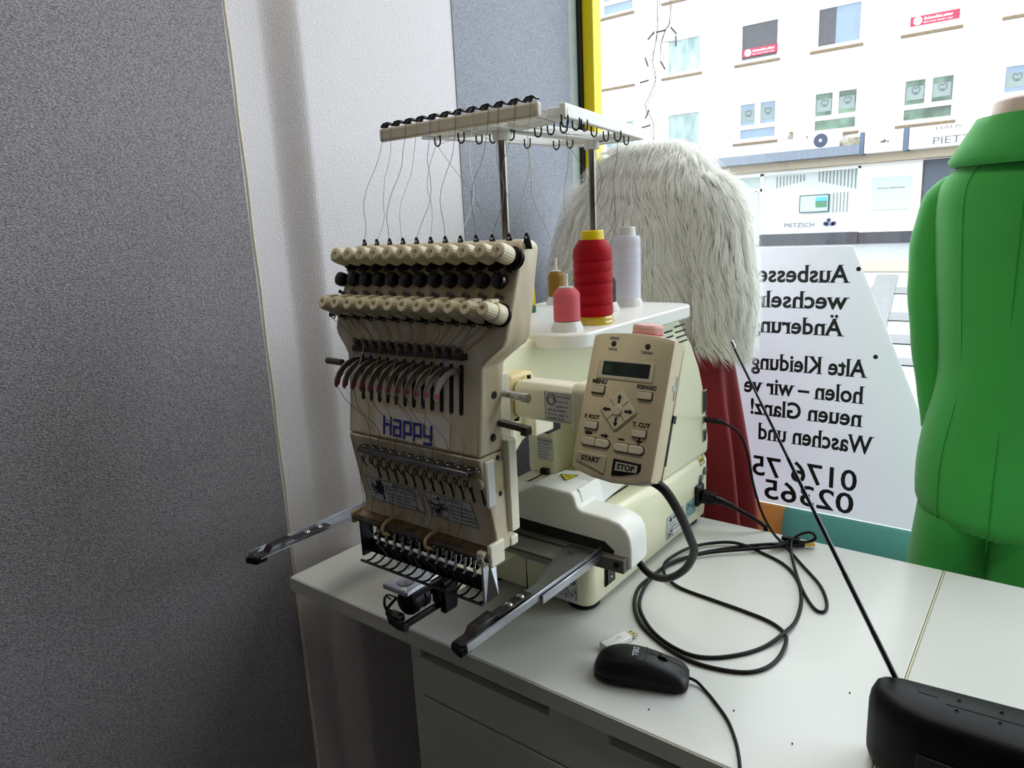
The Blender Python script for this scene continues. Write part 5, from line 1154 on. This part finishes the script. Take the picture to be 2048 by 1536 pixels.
g = G(); g.bar((-0.507, 1.217, 0.942), (-0.478, 1.215, 0.942), 0.012, 0.008); g.cyl((-0.478, 1.215, 0.942), (-0.467, 1.214, 0.939), 0.0042, 10, r1=0.0028); g.build('plug', M_black, t, bevel=0.0012)
g = G(); g.bar((-0.352, 1.185, 0.7555), (-0.322, 1.187, 0.7560), 0.010, 0.007); g.build('plug', M_black, t, bevel=0.0012)
t = thing('power_cord', 'black mains cord plugged low into the rear corner of the machine', 'power cord', (-0.45, 1.20, DT))
g = G(); g.bar((-0.499, 1.186, 0.803), (-0.478, 1.192, 0.799), 0.024, 0.020, w1=0.019); g.tube(spline([(-0.478, 1.192, 0.799), (-0.462, 1.198, 0.793), (-0.448, 1.203, 0.787)], 5), [0.0075] * 5 + [0.006] * 5 + [0.0055], 12)
for k in range(5): g.lathe([(0.0062, 0), (0.0062, 0.0014)], (-0.469 + k * 0.0045, 1.1955 + k * 0.0016, 0.7955 - k * 0.0017), (1, 0.35, -0.35), 12)
g.build('plug', M_black, t, bevel=0.0015)
g = G(); g.tube(spline([(-0.449, 1.203, 0.787), (-0.430, 1.210, 0.776), (-0.412, 1.219, 0.764), (-0.400, 1.228, 0.752), (-0.397, 1.236, 0.742), (-0.397, 1.239, 0.70), (-0.40, 1.238, 0.5), (-0.41, 1.236, 0.2)], 6), 0.0038, 10); g.build('cord', M_rubber, t, smooth=60)

# mouse
mx, my, ma = -0.3825, 0.7190, math.radians(19)
MM = Matrix.Translation((mx, my, DT)) @ Matrix.Rotation(ma, 4, 'Z')
t = thing('computer_mouse', 'black corded computer mouse with a white logo on the desk', 'mouse', (mx, my, DT))
def mp(a, b, c): return MM @ Vector((a, b, c))
W_ = [(-0.0600, 0.004, 0.006), (-0.0590, 0.012, 0.014), (-0.0550, 0.0205, 0.0225), (-0.045, 0.0270, 0.0300), (-0.030, 0.0300, 0.0350), (-0.012, 0.0298, 0.0370), (0.008, 0.0285, 0.0350), (0.028, 0.0280, 0.0290), (0.044, 0.0275, 0.0245), (0.054, 0.0250, 0.0200), (0.0590, 0.0185, 0.0150), (0.0605, 0.008, 0.010)]
def msec(a, w, h, z0=0.0015, full=True):
    o = []
    for k in range(17):
        th = PI * k / 16; c = math.cos(th); s = math.sin(th)
        o.append(mp(a, w * (abs(c) ** 0.62) * (1 if c > 0 else -1), max(z0, z0 + (h - z0) * s ** 0.75)))
    o += [mp(a, -w * 0.9, z0), mp(a, w * 0.9, z0)]
    return o
g = G(); g.loft([msec(*q) for q in W_]); mo = g.build('shell', mat('mouse_black', '#0a0a0e', 0.42, bump=0.05, bscale=900, noise=0.1, spec=0.3), t, smooth=60, subsurf=1)
def mtop(a, b):
    for (a0, w0, h0), (a1, w1, h1) in zip(W_, W_[1:]):
        if a0 <= a <= a1:
            k = (a - a0) / (a1 - a0); w = w0 + (w1 - w0) * k; h = h0 + (h1 - h0) * k
            c = min(0.999, abs(b) / w) ** (1 / 0.62); return 0.0015 + (h - 0.0015) * math.sqrt(max(0, 1 - c * c)) ** 0.75
    return 0.01
g = G(); g.tube([mp(0.008 - 0.006 * (b / 0.027) ** 2, b, mtop(0.008 - 0.006 * (b / 0.027) ** 2, b) - 0.0001) for b in [-0.026 + 0.0052 * k for k in range(11)]], 0.0005, 5)
g.tube([mp(a, 0.0035, mtop(a, 0.0035) - 0.0001) for a in [0.010 + 0.005 * k for k in range(10)]], 0.0004, 5)
g.tube([mp(a, s * mtopw, 0.0085) for s, a, mtopw in []] or [mp(0, 0, 0.001), mp(0.001, 0, 0.001)], 0.0001, 4)
g.build('button_seam', M_slot, t)
g = G()
for s in (-1, 1):
    pts = [mp(a, s * (w + 0.0002) * 0.985, 0.0070 + 0.003 * math.exp(-((a - 0.0) / 0.03) ** 2)) for a, w, h in W_[2:-1]]; g.tube(spline(pts, 3), 0.0006, 5)
g.build('side_seam', M_slot, t)
g = G(); g.lathe([(0.0060, -0.0032), (0.0085, -0.0026), (0.0085, 0.0026), (0.0060, 0.0032)], mp(0.026, 0.0035, 0.0248), MM.to_3x3() @ Vector((0, 1, 0)), 26, ridge=0.03); g.build('scroll_wheel', M_rubber, t)
g = G(); zt_ = mtop(-0.007, 0.002) + 0.0008
text(g, 'DELL', mp(-0.0095, 0.0075, zt_ - 0.0014), MM.to_3x3() @ Vector((0.05, -1, 0.03)), MM.to_3x3() @ Vector((1, 0.05, -0.03)), 0.0068, 'l', 0.019, 0.03)
g.v = [Vector((p.x, p.y, 0)) for p in g.v]
MI = MM.inverted(); nv = []
for p in g.v: q = MI @ p; nv.append(mp(q.x, q.y, mtop(q.x, q.y) + 0.0006))
g.v = nv; g.build('logo', mat('logo_grey', '#b9bcc6', 0.4, noise=0.05), t, smooth=0, fix=False)
g = G(); e = mp(0.058, 0.004, 0.007)
g.tube(spline([e, (-0.318, 0.7435, 0.7445), (-0.303, 0.7360, 0.7420), (-0.285, 0.722, 0.7420), (-0.261, 0.700, 0.7420), (-0.242, 0.674, 0.7420), (-0.230, 0.652, 0.7422), (-0.222, 0.634, 0.7425), (-0.219, 0.6275, 0.739), (-0.218, 0.6255, 0.725), (-0.217, 0.625, 0.69)], 7), 0.0019, 8)
g.build('cord', M_rubber, t, smooth=60)

# usb stick behind the mouse
t = thing('usb_stick', 'white memory stick with a bare metal plug lying behind the mouse', 'usb stick', (-0.437, 0.775, DT))
A = Vector((-0.448, 0.752, DT + 0.005)); B = Vector((-0.4365, 0.785, DT + 0.005))
g = G(); g.bar(A - (B - A) * 0.3, B, 0.017, 0.0085); bdy = g.build('case', M_white, t, bevel=0.0015)
d = (B - A).normalized()
g = G(); g.bar(B, B + d * 0.012, 0.0120, 0.0046); cn = g.build('plug', mat('plug_metal', '#b3a98a', 0.25, 1.0, noise=0.05), t, bevel=0.0003, seg=1)
g = G(); s_ = d.cross(Vector((0, 0, 1)))
for k in (-1, 1): c = B + d * 0.007 + s_ * 0.003 * k + Vector((0, 0, 0.0025)); g.bar(c - d * 0.001, c + d * 0.001, 0.002, 0.0003)
g.build('plug_hole', M_slot, cn)
g = G(); c = (A + B) / 2 + Vector((0, 0, 0.0047)); g.tube([c - d * 0.006, c, c + d * 0.004 + s_ * 0.002], 0.0003, 4); g.tube([c, c + d * 0.003 - s_ * 0.002], 0.0003, 4); g.build('embossed_mark', mat('pale_grey', '#a9adb3', 0.5, noise=0.05), bdy)

# portable radio with telescopic antenna
t = thing('portable_radio', 'black portable radio speaker with a raised antenna at the right end of the desk', 'radio', (0.0, 0.74, DT))
fpz = [(-0.1235, 0.738), (-0.1225, 0.748), (-0.117, 0.756), (-0.106, 0.761), (0.15, 0.792), (0.168, 0.778), (0.172, 0.745), (0.158, 0.714), (0.02, 0.696), (-0.070, 0.697), (-0.096, 0.704), (-0.112, 0.715), (-0.121, 0.727)]
def shr(z, s): 
    cx_, cy_ = 0.02, 0.737; return [(cx_ + (x - cx_) * (1 - (1 - s) * 0.30), cy_ + (y - cy_) * s, z) for x, y in fpz]
g = G(); g.loft([shr(DT + 0.001, 0.80), shr(DT + 0.006, 0.93), shr(DT + 0.016, 1.0), shr(DT + 0.066, 1.0), shr(DT + 0.078, 0.96), shr(DT + 0.086, 0.88), shr(DT + 0.089, 0.76)])
rb = g.build('cabinet', mat('radio_black', '#08080d', 0.5, bump=0.08, bscale=900, noise=0.1, spec=0.25), t, smooth=60)
g = G(); g.loft([[(x, y - 0.0012, z) for x, z in ((-0.078, zz), (-0.028, zz))] for y, zz in ((0.7060, DT + 0.018), (0.7055, DT + 0.034))], False, closed=False) if False else g.box(-0.072, -0.030, 0.6945, 0.7035, DT + 0.022, DT + 0.050, rz=-0.02)
g.build('port_cover', mat('rubber_grey', '#1d1e22', 0.6, noise=0.1), t, bevel=0.001)
g = G(); g.box(-0.018, 0.026, 0.6935, 0.6985, DT + 0.030, DT + 0.055, rz=0.0); lg = g.build('badge', mat('orange_red_badge', '#e8401c', 0.4, noise=0.03), t, bevel=0.0006)
g = G(); text(g, 'JBL', (-0.010, 0.6932, DT + 0.037), (1, 0, 0), (0, 0, 1), 0.011, 'l', 0.026, 0.03); g.build('lettering', M_paper, lg, smooth=0, fix=False)
g = G(); zr = DT + 0.0893
for k in range(6):
    for j in range(2):
        x = -0.045 + k * 0.035; y = 0.747 - j * 0.018 + k * 0.0022; g.box(x - 0.0022, x + 0.0022, y - 0.0014, y + 0.0014, zr - 0.001, zr + 0.0002); g.box(x - 0.001, x + 0.001, y - 0.0024, y + 0.0024, zr - 0.001, zr + 0.0002)
g.box(-0.055, 0.130, 0.7405, 0.7411, zr - 0.001, zr + 0.0002, rz=0.07); g.box(-0.080, -0.062, 0.7405, 0.7416, zr - 0.002, zr + 0.0001, rz=0.05)
g.build('key_marks', M_slot, t)
g = G(); a = Vector((-0.0960, 0.7585, 0.812)); b = Vector((-0.284, 0.755, 1.169)); seg_n = 6; rad = [0.0030, 0.0027, 0.0024, 0.0020, 0.0016, 0.0013]
for k in range(seg_n): g.cyl(a.lerp(b, k / seg_n), a.lerp(b, (k + 1) / seg_n), rad[k], 12)
an = g.build('antenna', mat('antenna_steel', '#5a5c60', 0.2, 1.0, noise=0.1), t, smooth=40)
g = G(); dd = (b - a).normalized(); g.lathe([(0.0022, 0), (0.0030, 0.001), (0.0030, 0.008), (0.002, 0.0092)], b - dd * 0.002, dd, 14); g.build('antenna_tip', M_chrome, an)
g = G(); g.sphere(a, 0.0050, 8); g.build('antenna_joint', M_black, an)
# crumbs on the desk
for i, (x, y) in enumerate(((-0.262, 0.722), (-0.345, 0.668), (-0.160, 0.83), (-0.190, 0.705))):
    g = G(); g.sphere((x, y, DT + 0.0008), 0.0010, 4); tag(g.build('crumb', M_ink), 'tiny dark crumb lying loose on the white desk top', 'crumb', 'crumbs on the desk')

# ============================================================ WINDOW MANNEQUINS
def ell(cx_, cy_, z, hx, hy_, n=28, fold=0.0, nf=0, ph=0.0, tilt=0.0):
    o = []
    for k in range(n):
        a = 2 * PI * k / n; r = 1 + fold * math.sin(nf * a + ph)
        o.append((cx_ + hx * r * math.cos(a), cy_ + hy_ * r * math.sin(a), z + tilt * math.cos(a)))
    return o
# --- green suit
GX, GY = -0.062, 1.415
t = thing('mannequin', 'headless mannequin in a bright green jacket and trousers by the window', 'mannequin', (GX, GY, 0.12))
M_gr = mat('green_cloth', '#36ad42', 0.75, bump=0.25, bscale=1500, noise=0.06, nscale=8, sheen=0.25)
M_grd = mat('green_seam', '#27902f', 0.8, noise=0.05)
M_skin = mat('mannequin_shell', '#d5beb0', 0.5, noise=0.04)
g = G(); g.loft([ell(GX, GY, z, hx, hy_, 24) for z, hx, hy_ in ((1.36, 0.075, 0.07), (1.40, 0.066, 0.062), (1.44, 0.060, 0.058), (1.461, 0.058, 0.056), (1.4665, 0.050, 0.048))]); g.build('neck', M_skin, t, smooth=50)
g = G()
JS = [(0.762, 0.117, 0.118), (0.80, 0.124, 0.122), (0.86, 0.127, 0.122), (0.92, 0.122, 0.115), (0.98, 0.108, 0.104), (1.03, 0.100, 0.097), (1.10, 0.106, 0.098), (1.18, 0.116, 0.102), (1.26, 0.124, 0.102), (1.31, 0.128, 0.097), (1.345, 0.122, 0.090), (1.366, 0.104, 0.080), (1.385, 0.070, 0.068)]
NJ = 56
def jsec(z, hx, hy_):
    o = []
    for k in range(NJ):
        a = 2 * PI * k / NJ; r = 1 + 0.010 * math.sin(5 * a + z * 9) * max(0, 1 - abs(z - 1.0) / 0.3)
        # princess seam grooves at the back
        for sa in (-90, -128, -52):
            d = (math.degrees(a) - (sa % 360) + 180) % 360 - 180; r -= 0.010 * math.exp(-(d / 3.5) ** 2)
        zz = z + (0.022 * math.cos(a + 0.3) * -1 if z < 0.80 else 0)
        o.append((GX + hx * r * math.cos(a), GY + hy_ * r * math.sin(a), zz))
    return o
g.loft([jsec(*q) for q in JS]); jk = g.build('jacket', M_gr, t, smooth=70, subsurf=1)
g = G()
for sa in (-90, -128, -52):
    P = []
    for z, hx, hy_ in JS[:-1]:
        a = math.radians(sa); P.append((GX + hx * 0.992 * math.cos(a), GY + hy_ * 0.992 * math.sin(a), z - (0.022 * math.cos(a + 0.3) if z < 0.80 else 0)))
    g.tube(spline(P, 4), 0.0007, 5)
g.build('seam', M_grd, jk)
g = G(); g.loft([ell(GX, GY, z, hx, hy_, 32, tilt=tl) for z, hx, hy_, tl in ((1.368, 0.104, 0.090, 0.0), (1.372, 0.112, 0.098, 0.002), (1.381, 0.114, 0.099, 0.003), (1.405, 0.100, 0.088, 0.003), (1.430, 0.086, 0.077, 0.003), (1.442, 0.079, 0.071, 0.002), (1.440, 0.072, 0.065, 0), (1.425, 0.070, 0.063, 0))], False)
g.build('collar', M_gr, jk, smooth=70)
for s in (-1, 1):
    g = G(); P = [(GX + s * 0.090, GY + 0.006, 1.345), (GX + s * 0.110, GY + 0.010, 1.318), (GX + s * 0.124, GY + 0.014, 1.255), (GX + s * 0.126, GY + 0.016, 1.17), (GX + s * 0.118, GY + 0.016, 1.07), (GX + s * 0.106, GY + 0.012, 0.98), (GX + s * 0.099, GY + 0.008, 0.925)]
    R = [0.020, 0.036, 0.038, 0.036, 0.032, 0.027, 0.024]; PP = spline(P, 5); RR = []
    for k in range(len(PP)): q = k / 5; i = min(int(q), len(R) - 2); RR.append((R[i] + (R[i + 1] - R[i]) * (q - i)) * (1 + 0.02 * math.sin(k * 1.3)))
    g.tube(PP, RR, 20); g.build('sleeve', M_gr, jk, smooth=70)
for s in (-1, 1):
    g = G(); g.loft([ell(GX + s * dx, GY - 0.005, z, hx, hy_, 28, 0.03, 3, 0.6) for z, dx, hx, hy_ in ((0.79, 0.050, 0.068, 0.095), (0.70, 0.054, 0.072, 0.095), (0.60, 0.058, 0.074, 0.092), (0.40, 0.066, 0.074, 0.088), (0.22, 0.072, 0.076, 0.088))]); g.build('trouser_leg', M_gr, t, smooth=70)
    g = G(); g.loft([ell(GX + s * 0.07, GY + 0.01, z, 0.035, 0.05, 16) for z in (0.22, 0.17)] + [ell(GX + s * 0.07, GY + 0.03, z, 0.04, 0.09, 16) for z in (0.15, 0.121)]); g.build('foot', M_skin, t, smooth=50)
# --- white fur jacket and red skirt
FX, FYY = -0.725, 1.425
t = thing('mannequin', 'mannequin in a shaggy white fur jacket over a dark red velvet skirt', 'mannequin', (FX, FYY, 0.12))
g = G(); g.cyl((FX, FYY, 0.13), (FX, FYY, 1.0), 0.012, 14); g.lathe([(0.13, 0), (0.13, 0.006), (0.03, 0.014)], (FX, FYY, 0.121), (0, 0, 1), 30); g.build('stand', M_chrome, t)
M_furb = mat('fur_backing', '#f0f0ea', 0.9, noise=0.05, nscale=30)
M_fur = film_mat('white_fur', '#fbfbf7', 0.45)
FS = [(0.985, 0.135, 0.100, -0.010), (1.05, 0.145, 0.108, -0.008), (1.14, 0.150, 0.110, -0.004), (1.24, 0.152, 0.108, 0), (1.31, 0.150, 0.102, 0.003), (1.375, 0.142, 0.092, 0.004), (1.420, 0.118, 0.078, 0.0), (1.448, 0.085, 0.060, -0.004), (1.462, 0.040, 0.03, -0.006)]
gb = G(); gb.loft([ell(FX + dx, FYY, z, hx, hy_, 28) for z, hx, hy_, dx in FS]); 
gs_ = []
for s in (-1, 1):
    P = [(FX + s * 0.085, FYY - 0.005, 1.372), (FX + s * 0.132, FYY - 0.012, 1.335), (FX + s * 0.158, FYY - 0.020, 1.24), (FX + s * 0.172, FYY - 0.028, 1.13), (FX + s * 0.165, FYY - 0.030, 1.055)]
    R = [0.045, 0.055, 0.056, 0.054, 0.046]; PP = spline(P, 4); RR = []
    for k in range(len(PP)): q = k / 4; i = min(int(q), len(R) - 2); RR.append(R[i] + (R[i + 1] - R[i]) * (q - i))
    gg = G(); gg.tube(PP, RR, 18); gs_.append(gg)
fj = gb.build('fur_jacket', M_furb, t, smooth=70)
for gg in gs_: gg.build('sleeve', M_furb, fj, smooth=70)
def fur(src, count, length, seed, lean):
    rnd = random.Random(seed); tris = []; acc = []; tot = 0
    for f_ in src.f:
        if len(f_) != 4: continue
        a, b, c, d = [src.v[i] for i in f_]
        for tr in ((a, b, c), (a, c, d)):
            ar = (tr[1] - tr[0]).cross(tr[2] - tr[0]).length
            tot += ar; tris.append(tr); acc.append(tot)
    import bisect
    g = G(); cen = sum(src.v, Vector()) / len(src.v)
    for k in range(count):
        tr = tris[min(bisect.bisect(acc, rnd.uniform(0, tot)), len(tris) - 1)]
        u, v = rnd.random(), rnd.random()
        if u + v > 1: u, v = 1 - u, 1 - v
        p = tr[0] + (tr[1] - tr[0]) * u + (tr[2] - tr[0]) * v
        if p.y > FYY + 0.06: continue
        n = (tr[1] - tr[0]).cross(tr[2] - tr[0])
        if n.length < 1e-12: continue
        n.normalize(); ax = Vector((cen.x, cen.y, p.z))
        if n.dot(p - ax) < 0: n = -n
        # clumped combing field
        cx_ = math.sin(p.x * 31 + p.z * 17) + math.sin(p.z * 43 + p.x * 11 + seed); cz_ = math.sin(p.x * 23 - p.z * 29 + 1.3)
        fl = Vector((lean(p) + 0.22 * cx_, -0.15, -1.0 + 0.25 * cz_)); fl = (fl - n * fl.dot(n) * 0.8).normalized()
        L_ = length * rnd.uniform(0.65, 1.2); w = rnd.uniform(0.0006, 0.0012)
        j = Vector((rnd.uniform(-1, 1), rnd.uniform(-1, 1), rnd.uniform(-1, 1))) * 0.11
        d1 = (fl * 0.62 + n * 0.62 + j).normalized(); d2 = (fl * 0.95 + n * 0.12 + j * 1.2).normalized()
        p1 = p + d1 * L_ * 0.45; p2 = p1 + d2 * L_ * 0.55
        sd = d2.cross(n).normalized() * w
        g.add([p - sd, p + sd, p1 + sd * 0.8, p1 - sd * 0.8, p2], [(0, 1, 2, 3), (3, 2, 4)])
    return g
pile = fur(gb, 34000, 0.058, 1, lambda p: (p.x - FX) * 3.0)
o = pile.build('fur_pile', M_fur, fj, smooth=180, fix=False); o['kind'] = 'stuff'
for k, gg in enumerate(gs_):
    pile = fur(gg, 15000 if k else 6000, 0.060, 5 + k, lambda p, s=(-1, 1)[k]: s * 0.35)
    o = pile.build('sleeve_fur', M_fur, fj, smooth=180, fix=False); o['kind'] = 'stuff'
M_vel = mat('red_velvet', '#86071a', 0.7, sheen=0.25, noise=0.1, nscale=5)
g = G(); secs = []
for k in range(14):
    z = 1.08 - k * 0.066; w = 0.170 + 0.115 * (k / 13) ** 0.9; fd = 0.02 + 0.06 * min(1, k / 4)
    secs.append(ell(FX + 0.008, FYY - 0.015, z, w, w * 0.50, 140, fd, 13, 0.7 + k * 0.02))
g.loft(secs, False); g.build('skirt', M_vel, t, smooth=80)

# ------------------------------------------------------------ tidy
for o in bpy.data.objects:
    if '_o' in o: del o['_o']
